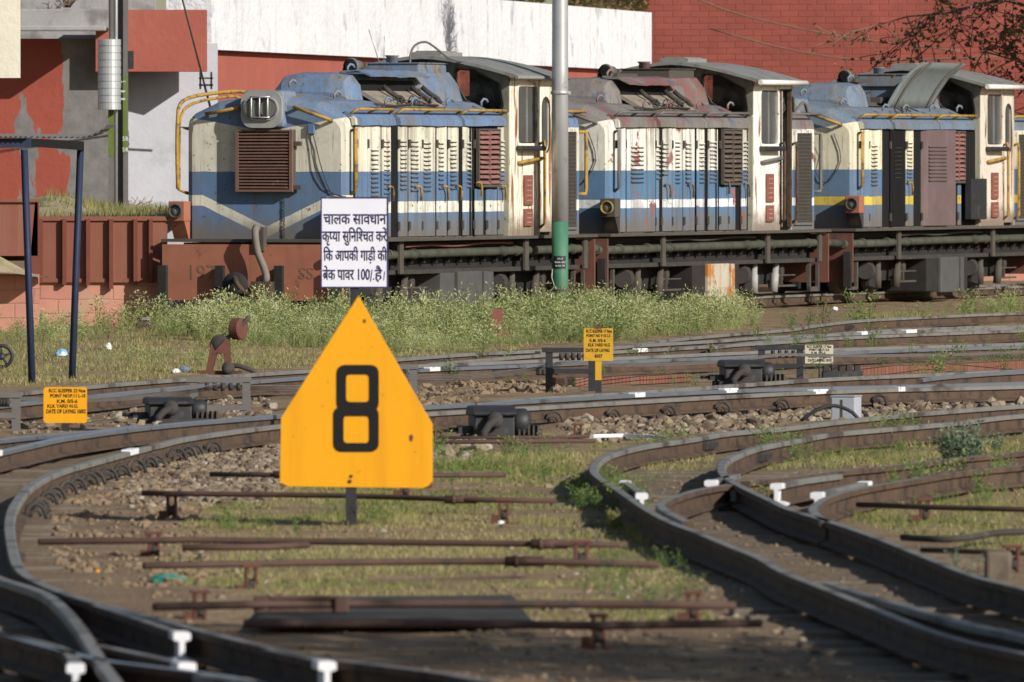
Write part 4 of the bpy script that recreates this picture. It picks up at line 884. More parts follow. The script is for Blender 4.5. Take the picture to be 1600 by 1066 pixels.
    mb = MB(); mb.bx(-.40,8.3,-.86,.86,.42,.82); mb.bx(-.3,8.2,-.9,-.86,.74,.8)
    for x in np.arange(.2,8.2,.42): mb.bx(x,x+.05,-.93,-.86,.56,.63)
    mb.build('frame', M['frame'], e)
    mb = MB(); mb.bx(-.30,8.15,-1.0,-.84,.465,.49).bx(-.30,8.15,-1.0,-.98,.44,.465); mb.build('lower_sill', M['grime'], e)
    for x in (1.55+.2*n%.3,5.9,8.05): MB().bx(x,x+.13,-1.06,-1.03,.45,.824).build('upright', M['dust'], e)
    mb = MB(); pts = [(-.55,-.99,.66),(1.3,-.99,.66),(1.45,-.99,.665),(3,-.99,.675),(5.6,-.99,.68),(7.9,-.99,.685),(8.75,-.97,.68),(9.3,-.95,.66)]; mb.tube(pts,.052,10)
    for x in (.3,1.35,2.2,5.3,5.75,6.3,7.8): mb.lathe([(.053,-.03),(.063,-.028),(.063,.028),(.053,.03)],(x,-.99,.667+.002*x),(1,0,0),12)
    mb.build('air_pipe', M['pipe'], e)
    MB().tube(crom([(1.9,-1.0,.76),(2.8,-1.0,.77),(3.6,-1.0,.755),(4.6,-1.0,.78),(5.6,-1.0,.775)],.2),.014,6).build('thin_pipe', M['maroon'] if n==0 else M['dust'], e)
    mb = MB(); mb.bx(-.46,-.42,-1.10,1.10,.16,.80); bb = mb.build('buffer_beam', M['beam'] if n==0 else M['beamshade'], e)
    FT = Matrix.Rotation(R(-90),4,'Z') @ UP    # lettering on the nose side
    if n == 0:
        text('197',.24,M['ltr'],bb,Matrix.Translation((-.463,.62,.40)) @ FT); text('SS',.19,M['ltr'],bb,Matrix.Translation((-.463,-.66,.41)) @ FT,sx=1.1)
    for y,s in ((1.06,.05),(.36,.05),(-.36,.05),(-1.06,.05)):
        mb = MB(); mb.bx(-.56,-.46,y-.03,y+.03,.08,.56); mb.bx(-.58,-.55,y-.05,y+.05,.10,.56); mb.build('guard_plate', M['frame'], e)
    mb = MB(); mb.lathe([(.0,0),(.15,0),(.16,.02),(.15,.04),(0,.05)],(-.72,.10,.33),(-1,0,0),22); mb.lathe([(.05,0),(.05,.3)],(-.46,.1,.33),(-1,0,0),12); cp = mb.build('coupler', M['frame'], e)
    mb = MB(); mb.tube(crom([(-.76,.08,.40),(-.86,.06,.42),(-.92,.0,.34),(-.86,-.06,.26),(-.78,-.04,.25)],.05),.03,7); mb.bx(-.72,-.46,-.32,-.08,.22,.38); mb.build('hook', M['rail'], cp)
    MB().tube(crom([(-.40,-.07,.95),(-.55,-.08,.99),(-.62,-.10,.90),(-.60,-.12,.72),(-.62,-.20,.55),(-.68,-.26,.42),(-.66,-.22,.36)],.05),.042,9).build('brake_hose', M['hose'], e)
    MB().bx(-.5,-.38,-.16,-.04,.72,1.0).build('hose_valve', M['dust'], e, None, .01)
    # ---- running gear
    for cx in (1.75,6.35):
        bg = MB(); bg.bx(cx-1.25,cx+1.25,-.72,-.66,.16,.42).bx(cx-1.25,cx+1.25,.66,.72,.16,.42).bx(cx-.12,cx+.12,-.7,.7,.2,.4).build('bogie_frame', M['frame'], e)
        for dx in (-.72,.72):
            for s in (1,-1):
                wh = MB(); wh.lathe([(.0,.0),(.36,0),(.36,.02),(.335,.03),(.335,.11),(.30,.12),(.28,.08),(.12,.08),(.1,.14),(0,.14)],(cx+dx,s*.36-.0*s,.335),(0,s,0),28)
                w_ = wh.build('wheel', M['wheel'], e)
                if s == -1:
                    MB().box((cx+dx,-.74,.33),(.24,.12,.26)).lathe([(.09,0),(.1,.05),(.06,.09),(0,.09)],(cx+dx,-.80,.33),(0,-1,0),14).build('axle_box', M['grime'], w_)
            MB().lathe([(.0,.05),(.055,.05),(.055,.28),(.045,.285),(.045,.46),(0,.46)],(cx+dx*.55,-.86,.02),(.12*(1 if dx>0 else -1),-.05,1),12).build('damper', M['lamp'] if (n==1 and cx>5) else M['dust'], e)
        MB().lathe([(.11,0),(.12,.04),(.12,.26),(.1,.3),(0,.3)],(cx-1.05,-.9,.30),(1,.2,0),16).build('brake_cylinder', M['grime'], e)
        MB().prism([(cx-.75,-.86,.10),(cx-.35,-.86,.06),(cx-.30,-.86,.16),(cx-.62,-.86,.40),(cx-.75,-.86,.42)],(0,.05,0)).build('brake_hanger', M['frame'], e)
        MB().bx(cx+.5,cx+1.2,-.90,-.87,.13,.155).bx(cx+.5,cx+1.2,-.90,-.87,.27,.285).bx(cx+.6,cx+.63,-.91,-.86,.13,.36).build('brake_rod', M['dust'], e)
    MB().bx(-.30,-.26,-.98,-.94,.06,.42).bx(-.30,.15,-.98,-.94,.06,.10).bx(.10,.16,-.98,-.94,.06,.42).build('step', M['dust'], e)
    MB().bx(7.9,7.95,-.98,-.94,.06,.42).bx(7.9,8.3,-.98,-.94,.06,.12).bx(8.26,8.32,-.98,-.94,.06,.42).build('step', M['dust'], e)
    tk = sty['tank']; mb = MB(); mb.bx(3.1,4.95,-1.0,1.0,.0,.45); mb.build('battery_box', M['frame'] if n else M['boxgrey'], e, None, .012)
    MB().bx(3.58,4.42,-1.05,-.99,-.02,.455).build('tank_panel', M[tk], e, None, .015)
    MB().bx(4.45,4.60,-1.06,-1.0,-.02,.45).build('tank_panel', M[tk], e, None, .01)
    # ---- cab
    x0,x1 = 5.3,6.92; hw = 1.06
    hole = [(-.40,2.83),(-.62,2.82),(-.94,2.66),(-.985,2.40),(-.93,2.335),(-.70,2.38),(-.52,2.48),(-.42,2.64)]
    for xx,th in ((x0,.035),(x1-.035,.035)):
        mb = MB()
        for s in (1,-1):
            ol = [(-.0,2.3),(-hw,2.3)]+[(y,roof_z(y)) for y in np.linspace(-hw,0,7)]; h_ = hole
            c = (-.68,2.58); A = radial(c,ol,56); B = radial(c,h_,56)
            mb.ring([(xx,s*-a if s<0 else a,b) for a,b in A],[(xx,s*-a if s<0 else a,b) for a,b in B],(th,0,0))
        mb.bx(xx,xx+th,-hw,hw,.86,2.3); cw = mb.build('cab_end_wall', M['cabfront'], e)
        for s in (1,-1):
            mb = MB(); c = (-.68,2.58); B = radial(c,hole,56); A = [(c[0]+(a-c[0])*1.07,c[1]+(b-c[1])*1.07) for a,b in B]; dx = -.02 if xx==x0 else th+.02
            mb.ring([(xx+dx,s*-a if s<0 else a,b) for a,b in A],[(xx+dx,s*-a if s<0 else a,b) for a,b in B],(.025,0,0)); fr_ = mb.build('window_frame', M['black'], cw)
            MB().add([(xx+.018,s*-a if s<0 else a,b) for a,b in B],[tuple(range(56))]).build('window_glass', M['glass'], fr_)
    win = rrect(5.62,6.32,1.96,2.64,.05)
    cabw = []
    for y,th in ((-hw,.035),(hw-.035,.035)):
        mb = MB(); side_wall(mb,x0+.036,6.42,1.7,2.735,win,y,th); mb.bx(x0+.036,6.42,y,y+th,.86,1.7)
        mb.bx(6.86,x1-.036,y,y+th,.86,2.735).bx(6.42,6.86,y,y+th,2.66,2.735); cabw.append(mb.build('cab_side_wall', [CAB], e))
    cs = cabw[0]
    mb = MB(); A = rrect(5.58,6.36,1.92,2.68,.07); c=(5.97,2.30); mb.ring([(a,-hw-.012,b) for a,b in radial(c,A,48)],[(a,-hw-.012,b) for a,b in radial(c,win,48)],(0,.03,0)); wf = mb.build('window_frame', [CAB], cs)
    MB().bx(5.63,5.95,-hw+.012,-hw+.018,1.97,2.63).build('window_pane', M['dustglass'], wf); MB().bx(5.97,6.31,-hw+.02,-hw+.026,1.97,2.63).build('window_pane', M['dustglass'], wf)
    MB().bx(5.945,5.975,-hw-.002,-hw+.03,1.97,2.63).build('window_bar', M['cabroof'], wf)
    MB().bx(5.63,6.31,hw-.022,hw-.016,1.97,2.63).build('window_pane', M['glass'], cabw[1])
    MB().bx(5.56,6.3,-hw-.13,-hw+.0,1.87,1.93).build('arm_rest', M['black'], cs, None, .02)
    MB().tube([(5.62,-hw-.005,1.72),(5.66,-hw-.07,1.74),(6.3,-hw-.07,1.78),(6.36,-hw-.0,1.75)],.022,7).build('grab_rail', rail_m, cs)
    mb = MB(); mb.bx(5.82,6.10,-hw-.03,-hw,1.22,1.58); pl = mb.build('number_plate', M['maroon'], cs, None, .008)
    MB().bx(5.82,6.10,-hw-.03,-hw,.97,1.18).build('number_plate', M['maroon'], cs, None, .008)
    mb = MB()
    for i in range(5): mb.bx(5.87+.0*i,6.04,-hw-.034,-hw-.03,1.27+i*.06,1.285+i*.06)
    for i in range(3): mb.bx(5.87,6.04,-hw-.034,-hw-.03,1.01+i*.055,1.025+i*.055)
    mb.build('plate_relief', M['plate'], pl)
    # cab door
    if sty['cabdoor'] == 'closed':
        mb = MB(); ov = rrect(6.52,6.76,1.86,2.50,.11); c = (6.64,2.18); mb.ring([(a,-hw+.004,b) for a,b in radial(c,[(6.43,1.6),(6.85,1.6),(6.85,2.655),(6.43,2.655)],48)],[(a,-hw+.004,b) for a,b in radial(c,ov,48)],(0,.03,0)); mb.bx(6.43,6.85,-hw+.004,-hw+.034,.9,1.6); dr = mb.build('cab_door', [CAB], e)
        MB().add([(a,-hw+.02,b) for a,b in ov],[tuple(range(len(ov)))]).build('door_glass', M['dustglass'], dr)
        mb = MB(); mb.ring([(a,-hw-.006,b) for a,b in radial(c,rrect(6.50,6.78,1.84,2.52,.13),48)],[(a,-hw-.006,b) for a,b in radial(c,ov,48)],(0,.012,0)); mb.build('door_window_frame', M['grime'], dr)
    else:
        MB().bx(6.45,6.52,-hw+.0,-hw+.5,.9,2.64).build('cab_door', [CAB], e)
        MB().bx(6.80,6.858,-hw-.02,-hw+.03,.9,2.66).bx(6.422,6.44,-hw-.02,-hw+.03,.9,2.66).build('door_jamb', M['rail'], e)
    for x,za,zb_ in ((6.40,.95,1.95),(6.90,.95,1.95)): MB().tube([(x,-hw,zb_),(x,-hw-.06,zb_+.03),(x-.0,-hw-.07,zb_-.05),(x,-hw-.07,za+.05),(x,-hw,za)],.02,7).build('grab_rail', rail_m if n!=1 else M['rail'], e)
    # cab roof sheet
    mb = MB(); ys = list(np.linspace(-1.20,1.20,15)); q = []
    for x in (x0-.10,x1+.12): q.append([Vector((x,y,roof_z(y)+.004)) for y in ys]+[Vector((x,y,roof_z(y)+.045)) for y in ys[::-1]])
    mb.loft(q); rf = mb.build('cab_roof', M['cabroof'], e)
    mb = MB(); mb.bx(5.75,6.5,-.05,.35,2.99,3.05).bx(5.8,6.45,.0,.3,3.05,3.065); mb.build('roof_hatch', M['cabroof'], rf, None, .015)
    MB().tube([(x0-.12,-1.205,roof_z(1.2)+.02),(x1+.14,-1.205,roof_z(1.2)+.02)],.034 if n else .022,8).build('roof_gutter', M['gutter'] if n else M['cabroof'], rf)
    MB().bx(x0+.1,x1-.1,-.95,.95,.88,1.5).build('cab_desk', M['dark'], e)
    MB().lathe([(0,2.25),(.2,2.27),(.24,2.4),(.16,2.52),(0,2.55)],(5.95,-.45,0),n=16).build('cab_fan', M['pipe'], e)
    # ---- short hood behind the cab with mesh screen
    mb = MB(); mb.loft([[Vector((x,-y,z)) for y,z in ((HW,.86),(HW,2.17),(HW-.02,2.25),(HW-.10,2.32),(.55,2.42),(0,2.47))]+[Vector((x,y,z)) for y,z in ((.55,2.42),(HW-.10,2.32),(HW-.02,2.25),(HW,2.17),(HW,.86))] for x in (x1,8.02)]); sh = mb.build('rear_hood', [P_], e)
    mb = MB(); mb.bx(7.22,7.86,-HW-.012,-HW-.002,.95,2.10); ms = mb.build('mesh_screen', M['mesh'], sh)
    mb = MB()
    for x in np.linspace(7.22,7.86,15): mb.bx(x-.006,x+.006,-HW-.02,-HW-.012,.95,2.10)
    for z in np.arange(.97,2.1,.045): mb.bx(7.22,7.86,-HW-.017,-HW-.012,z,z+.012)
    mb.build('mesh_wire', M['dust'], ms)
    mb = MB(); mb.bx(7.16,7.22,-HW-.03,-HW,.92,2.14).bx(7.86,7.92,-HW-.03,-HW,.92,2.14).bx(7.22,7.86,-HW-.03,-HW,2.10,2.14).bx(7.22,7.86,-HW-.03,-HW,.92,.95); mb.build('screen_frame', [P_], ms)
    MB().tube([(7.0,-HW+.04,2.29),(7.0,-HW-.06,2.345),(8.1,-HW-.06,2.345),(8.15,-HW+.1,2.33)],.0165,7).build('roof_handrail', rail_m, e)
    MB().tube([(8.02,-HW+.03,2.10),(8.12,-HW-.05,2.10),(8.14,-HW-.05,2.0),(8.14,-HW-.05,1.4),(8.12,-HW-.05,1.35),(8.02,-HW+.03,1.35)],.024,7).build('corner_handrail', rail_m, e)
    if n == 1: MB().tube(crom([(8.0,-.5,2.3),(8.3,-.6,2.6),(8.7,-.5,2.35)],.1),.02,6).tube(crom([(8.0,-.7,2.3),(8.35,-.75,2.5),(8.7,-.7,2.3)],.1),.02,6).build('coupling_hose', M['greybar'], e)
    mb = MB(); mb.bx(8.3,8.34,-1.1,1.1,.18,.80); mb.build('rear_beam', M['beamshade'], e)
    return e
M['boxblue'] = mat('box_blue', (.09,.15,.25), .7, 0, .3, 9)
M['flap'] = mat('weathered_sheet', (.135,.155,.155), .7, 0, .35, 4, patch=((.12,.11,.09),4,.52,.15), streak=((.15,.14,.11),6,.5))
M['frame'] = mat('black_frame', (.024,.022,.021), .8, 0, .5, 5, patch=((.06,.05,.042),4,.58,.2))
M['boxgrey'] = mat('battery_box_grey', (.075,.073,.072), .75, 0, .35, 4, streak=((.05,.045,.04),6,.5))
M['ltr'] = mat('faded_lettering', (.20,.105,.07), .85, 0, .3, 20)
M['hose'] = mat('brake_hose_grey', (.17,.145,.12), .7, 0, .25, 9)
M['wheel'] = mat('wheel_steel', (.075,.062,.052), .7, .1, .4, 6, patch=((.04,.03,.026),5,.5,.2))
M['plate'] = mat('plate_relief', (.36,.17,.13), .7, 0, .2, 9)
M['gutter'] = mat('gutter_white', (.62,.60,.56), .7, 0, .3, 9)
L = lambda a,b,l=None,h=None,**k: dict(x=(a,b), **({'l':l} if l else {}), **({'h':h} if h else {}), **k)
S1 = dict(hatch='open', lip=.03, eaves=((.10,1.40),(1.60,3.70),(3.80,5.26)), cabdoor='closed', tank='boxgrey',
  doors=[L(.20,.57),L(.57,1.04,(.70,.93,1.32,1.90),),L(1.05,1.38,(1.12,1.32,1.35,2.0),1.26),L(1.60,1.95,(1.68,1.88,1.4,2.0)),L(1.96,2.38,(2.04,2.28,1.38,2.0),2.2),L(2.39,2.88,(2.46,2.70,1.38,1.98)),L(2.89,3.22,(2.98,3.14,1.40,1.98),3.12),L(3.30,3.68,(3.38,3.58,1.4,2.0),3.58),L(3.78,4.17,(3.84,4.08,1.42,1.98)),L(4.18,4.62,z1=1.42,h=4.28,hz=1.48),L(4.63,5.02,z1=1.42),L(5.03,5.28,(5.06,5.26,1.4,2.0),5.14)],
  vents=[dict(r=(4.26,4.98,1.47,2.11),m='maroonslat')])
M['maroonslat'] = mat('maroon_slat', (.24,.115,.10), .75, 0, .25, 8, patch=((.12,.07,.06),9,.55,.1))
S2 = dict(hatch='open', lip=.0, eaves=((.12,1.55),(1.70,3.55),(3.58,5.24)), cabdoor='open', tank='tank',
  doors=[L(.08,.42),L(.43,1.55,(.68,1.14,1.46,1.94)),L(1.57,1.80,(1.6,1.76,1.5,1.95)),L(1.81,2.20,(1.88,2.08,1.55,1.98),1.98),L(2.22,2.68,(2.32,2.54,1.45,2.0)),L(2.69,3.12,(2.78,2.98,1.45,1.98),2.88),L(3.16,3.58,(3.28,3.48,1.45,1.98)),L(3.62,4.08,(3.70,3.96,1.45,2.0)),L(4.10,4.42,z1=1.42),L(4.43,4.72,z1=1.42,h=4.30,hz=1.48),L(4.93,5.26,(4.98,5.2,1.44,2.0),5.1)],
  vents=[dict(r=(4.14,4.86,1.47,2.13),m='grilled')])
S3 = dict(hatch='raised', eaves=((.15,1.45),(1.55,3.50),(3.55,5.2)), cabdoor='closed', tank='boxgrey',
  doors=[L(.08,.46),L(.47,1.05,(.60,.86,1.4,1.96)),L(1.40,2.08,(1.6,1.9,1.5,1.95),m='soot'),L(2.12,2.44,(2.16,2.38,1.45,2.0),2.2),L(2.80,3.95,(3.05,3.65,1.45,1.95),m='innerdoor',open=6),L(4.42,4.62,z1=1.42)],  # 'soot' is the plain near-black panel filling the open bay
  vents=[dict(r=(4.05,4.62,1.47,2.12),m='maroonslat')])
loco1 = make_loco(0, "nearest locomotive, blue with cream bands and a V stripe on its louvred nose", M['p1'], M['cab1'], S1)
loco2 = make_loco(1, "middle locomotive, faded white and blue with a maroon stained roof and rusty tank", M['p2'], M['cab2'], S2)
loco3 = make_loco(2, "farthest locomotive, with open side doors, yellow stripe and hood sheet thrown up", M['p3'], M['cab3'], S3)
# black box hung on the third engine's side and its inner door edge
mb = MB(); mb.bx(4.62,5.32,-1.16,-1.06,.95,1.5); mb.build('hanging_box', M['black'], loco3, None, .01)
# ---------------------------------------------------------------- signs
def boardsign(name, label, poly, D, th, m, zoff=0, edge=None):
    pass
c = P(547,817); k = mpp(c.y); e = thing('warning_board', "large yellow house shaped board marked 8 on a short dark post", 'sign', (c.x,c.y,gz1(c.x,c.y)-.02))
z0_ = gz1(c.x,c.y)-.02
sx = lambda px_: (px_-547)*k
sz = lambda py: ZC-(py-HZ)*k-z0_
out = [(560,462),(676,663),(676,763),(437,760),(439,653)]
MB().prism([(sx(x),-.03+.00*(y-600),sz(y)) for x,y in out],(0,.006,0)).build('board', M['sign'], e, None, .002)
MB().bx(sx(540),sx(557),-.02,.02,-.3,sz(500)).build('post', M['black'], e)
def ringglyph(outer, inner, y): n=48; c=(sum(p[0] for p in inner)/len(inner),sum(p[1] for p in inner)/len(inner)); return [(a,y,b) for a,b in radial(c,outer,n)],[(a,y,b) for a,b in radial(c,inner,n)]
mb = MB()
def pr(x0,x1,y0,y1,r): return rrect(sx(x0),sx(x1),sz(y1),sz(y0),r*k,5)
A,B = ringglyph(pr(526,592,570,643,12), pr(541,577,585,628,5), -.034); mb.ring(A,B,(0,.004,0))
A,B = ringglyph(pr(521,592,635,706,12), pr(537,577,650,692,5), -.0345); mb.ring(A,B,(0,.0045,0))
mb.build('numeral', M['signtxt'], e)
mb = MB(); mb.prism([(sx(a),-.0315,sz(b)) for a,b in ((639,682),(643,678),(646,683),(644,690),(640,689))],(0,.001,0)); mb.prism([(sx(a),-.0315,sz(b)) for a,b in ((567,500),(571,498),(572,504),(568,505))],(0,.001,0)); mb.build('scar', M['rustbr'], e)
MB().prism([(sx(a),-.0312,sz(b)) for a,b in ((437.2,759.5),(450,760),(445,757),(437.4,754))],(0,.001,0)).prism([(sx(a),-.0312,sz(b)) for a,b in ((660,763),(675.8,763),(675.8,752),(670,759))],(0,.001,0)).build('chipped_edge', M['rustbr'], e)
MB().lathe([(0,0),(.011,.001),(.011,.004),(0,.006)],(sx(547),-.031,sz(752)),(0,-1,0),8).lathe([(0,0),(.009,.001),(.009,.004),(0,.006)],(sx(549),-.031,sz(744)),(0,-1,0),8).build('bolt', M['rustbr'], e)
# Hindi notice
D_ = 76.0; k = mpp(D_); c = Q(554,0,D_); e = thing('notice_board', "white notice of four Hindi lines with a dark border, above the yellow board", 'sign', (c.x,D_,0))
sx = lambda px_: (px_-554)*k
sz = lambda py: ZC-(py-HZ)*k
MB().prism([(sx(502),0,sz(449)),(sx(607),0,sz(450)),(sx(607),0,sz(309)),(sx(501),0,sz(308))],(0,.006,0)).build('board', M['hindi'], e)
mb = MB(); w_ = .009
mb.bx(sx(501),sx(607),-.004,.008,sz(450),sz(450)+w_).bx(sx(501),sx(607),-.004,.008,sz(308)-w_,sz(308)).bx(sx(501),sx(501)+w_,-.0045,.0085,sz(450),sz(308)).bx(sx(607)-w_,sx(607),-.0045,.0085,sz(450),sz(308)); mb.build('border', M['indigo'], e)
MB().bx(sx(547),sx(561),.008,.045,-.3,sz(330)).build('post', M['black'], e)
BOLD = [.012]
def glyph(ch, size):
    c = bpy.data.curves.new('t','FONT'); c.body = ch; c.size = size; c.resolution_u = 3; c.offset = BOLD[0]
    o = bpy.data.objects.new('t', c); COL.objects.link(o); bpy.context.view_layer.update()
    me = bpy.data.meshes.new_from_object(o.evaluated_get(bpy.context.evaluated_depsgraph_get())); bpy.data.objects.remove(o)
    bm = bmesh.new(); bm.from_mesh(me); bpy.data.meshes.remove(me); return bm
_adv = {}
def adv(s):
    if s not in _adv:
        r = []
        for q in (s+'ललल','ललल'):
            b = glyph(q,1.0); r.append(max(v.co.x for v in b.verts)); b.free()
        _adv[s] = r[0]-r[1]
    return _adv[s]
def hindi(runs):
    """runs: text, or (text, keep) for a half letter cut at that share of its width; returns bmesh from x=0 and its width"""
    bm = bmesh.new(); x = 0
    for r_ in runs:
        s,keep = r_ if isinstance(r_,tuple) else (r_,None); a = adv(s)
        if s.strip():
            b = glyph(s,1.0)
            if keep: bmesh.ops.bisect_plane(b, geom=b.verts[:]+b.edges[:]+b.faces[:], plane_co=(a*keep,0,0), plane_no=(1,0,0), clear_outer=True)
            b.transform(Matrix.Translation((x,0,0))); me = bpy.data.meshes.new('t'); b.to_mesh(me); b.free(); bm.from_mesh(me); bpy.data.meshes.remove(me)
        if keep == -1: pass
        x += a*(keep or 1)
    return bm, x
lines_ = [((["चालक"," ","सावधान"]),345,(506,604)), (["कृ",("प",.62),"या"," ","सु","ि","न","ि",("श",.66),"च","त"," ","करें"],372,(504,605)), (["ि","क"," ","आपकी"," ","गाड़ी"," ","की"],402,(506,605)), (["ब्रेक".replace("्र",""),"","","पावर"," ","100"],432,(505,577))]
lines_[3] = (["बे","क"," ","पावर"," ","100"],432,(505,578))
for runs,py,(xa,xb) in lines_:
    bm,wd = hindi(runs); wd = max(v.co.x for v in bm.verts); s_x = (sx(xb)-sx(xa))/wd; sy_ = .108
    if py == 432:                              # the small stroke under the first letter
        q = adv('ब'); v = [bm.verts.new(p) for p in ((q*.12,.02,0),(q*.2,.02,0),(q*.62,.22,0),(q*.62,.30,0))]; bm.faces.new(v)
    bm.transform(Matrix.Translation((sx(xa),-.0035,sz(py+5))) @ UP @ Matrix.Diagonal((s_x,sy_,1,1)))
    me = bpy.data.meshes.new('lettering'); bm.to_mesh(me); bm.free(); me.materials.append(M['indigo'])
    o = bpy.data.objects.new('lettering', me); COL.objects.link(o); o.parent = e; so = o.modifiers.new('s','SOLIDIFY'); so.thickness = .0012
    so2 = o.modifiers.new('w','DISPLACE') if False else None
hb,wd = hindi(["है"]); hb.transform(Matrix.Translation((sx(586),-.0035,sz(437))) @ UP @ Matrix.Diagonal(((sx(597)-sx(586))/wd,.108,1,1)))
me = bpy.data.meshes.new('lettering'); hb.to_mesh(me); hb.free(); me.materials.append(M['indigo']); o = bpy.data.objects.new('lettering', me); COL.objects.link(o); o.parent = e
mb = MB(); mb.prism([(sx(578.5),-.004,sz(440)),(sx(579.6),-.004,sz(440)),(sx(582.4),-.004,sz(421)),(sx(581.3),-.004,sz(421))],(0,.003,0)); mb.box((sx(584),-.003,sz(436)),(.007,.002,.009)).box((sx(578),-.003,sz(424)),(.006,.002,.006)); mb.prism([(sx(599.4),-.004,sz(438)),(sx(600.2),-.004,sz(438)),(sx(601.8),-.004,sz(424)),(sx(601),-.004,sz(424))],(0,.003,0)); mb.build('lettering', M['indigo'], e)
BOLD[0] = .028
# small sleeper record signs
def recsign(label, x0,x1,y0,y1, base, lines, m, postm, postw, dark='signtxt', mode=0, rr=.02):
    xc = (x0+x1)/2; c = P(xc if mode!=2 else 1280,base); k = mpp(c.y); e = thing('record_sign', label, 'sign', (c.x,c.y,gz1(c.x,c.y)-.01))
    sx = lambda px_: (px_-xc)*k
    sz = lambda py: ZC-(py-HZ)*k-e.location.z
    o = rrect(sx(x0),sx(x1),sz(y1),sz(y0),rr,4); MB().prism([(a,-.012,b) for a,b in o],(0,.004,0)).build('board', m, e)
    if mode == 1:
        MB().bx(-postw/2,postw/2,-.008,.03,sz(base-19),sz(y0-3)).build('post', M['signold'], e); MB().bx(-postw/2,postw/2,-.007,.029,-.2,sz(base-19)-.001).build('post_foot', M['black'], e)
        MB().bx(-.03,.03,-.02,.02,sz(y0),sz(y0-4)).build('cap', M['rustbr'], e)
    elif mode == 2: MB().tube([(0,0,-.1),(.01,-.004,sz(y0+5))],.012,6).build('post', M['dust'], e)
    else: MB().bx(-postw/2,postw/2,-.008,.03,-.2,sz((y0+y1)/2)).build('post', postm, e)
    for i,(s,py,sc_,w2) in enumerate(lines):
        b = glyph(s,1.0); xs = [v.co.x for v in b.verts]; wd = max(xs)-min(xs); b.transform(Matrix.Translation((w2[0]*k+sx(xc),-.0135,sz(py+sc_*.36))) @ UP @ Matrix.Diagonal((w2[1]*k/wd,sc_*k*1.32,1,1)) @ Matrix.Translation((-min(xs)-wd/2,0,0)))
        me = bpy.data.meshes.new('lettering'); b.to_mesh(me); b.free(); me.materials.append(M[dark]); o = bpy.data.objects.new('lettering', me); COL.objects.link(o); o.parent = e
    return e
recsign("small bright yellow sleeper record sign low at the left edge", 68,136,605,661,674, [("RCC SLEEPER 22 Nos",611,5.8,(3,57)),("POINT NO:P.11 L-10",619,5.8,(4,55)),("K.M. 0/5-6",627.5,5.8,(3,32)),("KLK YARD N.G.",635,5.6,(-4,48)),("DATE OF LAYNG 10/02",643.5,6.6,(1,62))], M['sign'], M['black'], .055)
recsign("small dull yellow sign on a yellow and black post, middle of the yard", 912,958,513,564,613, [("RCC SLEEPER 17 Nos",518,5.2,(1,40)),("POINT NO P.10 L.3",525,4.8,(0,37)),("K.M. 0/5-6",532.5,5,(-1,25)),("KLK YARD N.G",539.5,5.2,(1,34)),("DATE OF LAYNG",548,5.6,(-1,37)),("4/07",557,5.6,(0,13))], M['signold'], M['black'], .052, mode=1, rr=.008)
recsign("small cream record sign on a thin stick at the right of the yard", 1257,1301,539,568,589, [("RCC SLEEPER 17 Nos",542,4.4,(0,38)),("POINT NO.P.12.B",547,4.2,(0,31)),("K.M. 0/5-6",552,4.2,(-1,22)),("KALKA YARD(NG)",557.5,4.4,(1,36)),("DATE LAYING 10/10",563.5,4.6,(1,37))], M['signcream'], M['dust'], .03, mode=2, rr=.004)
# ---------------------------------------------------------------- blue shelter at the left
c1 = P(51,598); c2 = P(111,592); e = thing('shelter', "small shelter on leaning dark blue posts with a corrugated sheet roof, left edge", 'shelter', (c1.x,c1.y,0)); k = mpp(c1.y)
t1 = Q(38,234,c1.y)-c1; t2 = Q(126,230,c2.y)-c1; b2 = c2-c1
MB().tube([(0,0,-.2),t1],.031,4).build('post', M['bluepost'], e); MB().tube([b2-Vector((0,0,.2)),t2],.031,4).build('post', M['bluepost'], e)
mb = MB(); l = Vector((-1.6,.0,0)); zz = t1.z
mb.prism([(-1.8,-.03,zz-.02),(t1.x+.06,-.03,zz+.02),(t1.x+.06,-.03,zz+.10),(-1.8,-.03,zz+.08)],(0,.05,0)); mb.build('front_beam', M['bluepost'], e)
mb = MB(); mb.prism([(t1.x+.02,-.03,zz+.03),(t2.x+.03,t2.y-.02,t2.z-.03),(t2.x+.03,t2.y-.02,t2.z+.05),(t1.x+.02,-.03,zz+.10)],(0,.05,0)); mb.build('side_beam', M['dark'], e)
mb = MB(); q = []
xs = np.linspace(-1.8,t2.x+.20,110)
for i,x in enumerate(xs):
    z = zz+.105+(.012 if i%2 else -.006)+max(0,x-t2.x)*.25*0; y0_ = -.10 if x<t1.x+.05 else -.10+(x-t1.x)/(t2.x-t1.x)*t2.y; zl = .10*max(0,(x-t2.x)/.2)**2
    q.append([Vector((x,y0_,z+zl)),Vector((x,y0_+2.3,z+zl+.02)),Vector((x,y0_+2.3,z+zl+.026)),Vector((x,y0_,z+zl+.006))])
mb.loft(q); mb.build('corrugated_roof', M['greybar'], e)
MB().tube([(-1.5,2.2,-.1),(-1.5,2.2,zz+.1)],.03,4).build('back_post', M['bluepost'], e)
# hand wheel, brick bits
c = P(2,577); k = mpp(c.y); e = thing('hand_wheel', "dark iron hand wheel cut by the left edge", 'wheel', (c.x,c.y,.02)); r=.098
MB().tube([(r*math.cos(a),0,r+r*math.sin(a)) for a in np.linspace(0,2*math.pi,24,endpoint=False)],.017,7,closed=True).build('rim', M['black'], e)
mb = MB(); mb.lathe([(0,-.04),(.035,-.04),(.035,.04),(0,.04)],(0,0,r),(0,1,0),12)
for i in range(5): a = i*1.257+.3; mb.tube([(0,0,r),(r*math.cos(a),0,r+r*math.sin(a))],.01,5)
mb.build('spokes', M['black'], e); MB().bx(-.06,-.02,-.03,.03,-.05,r).build('stand', M['rustbr'], e)
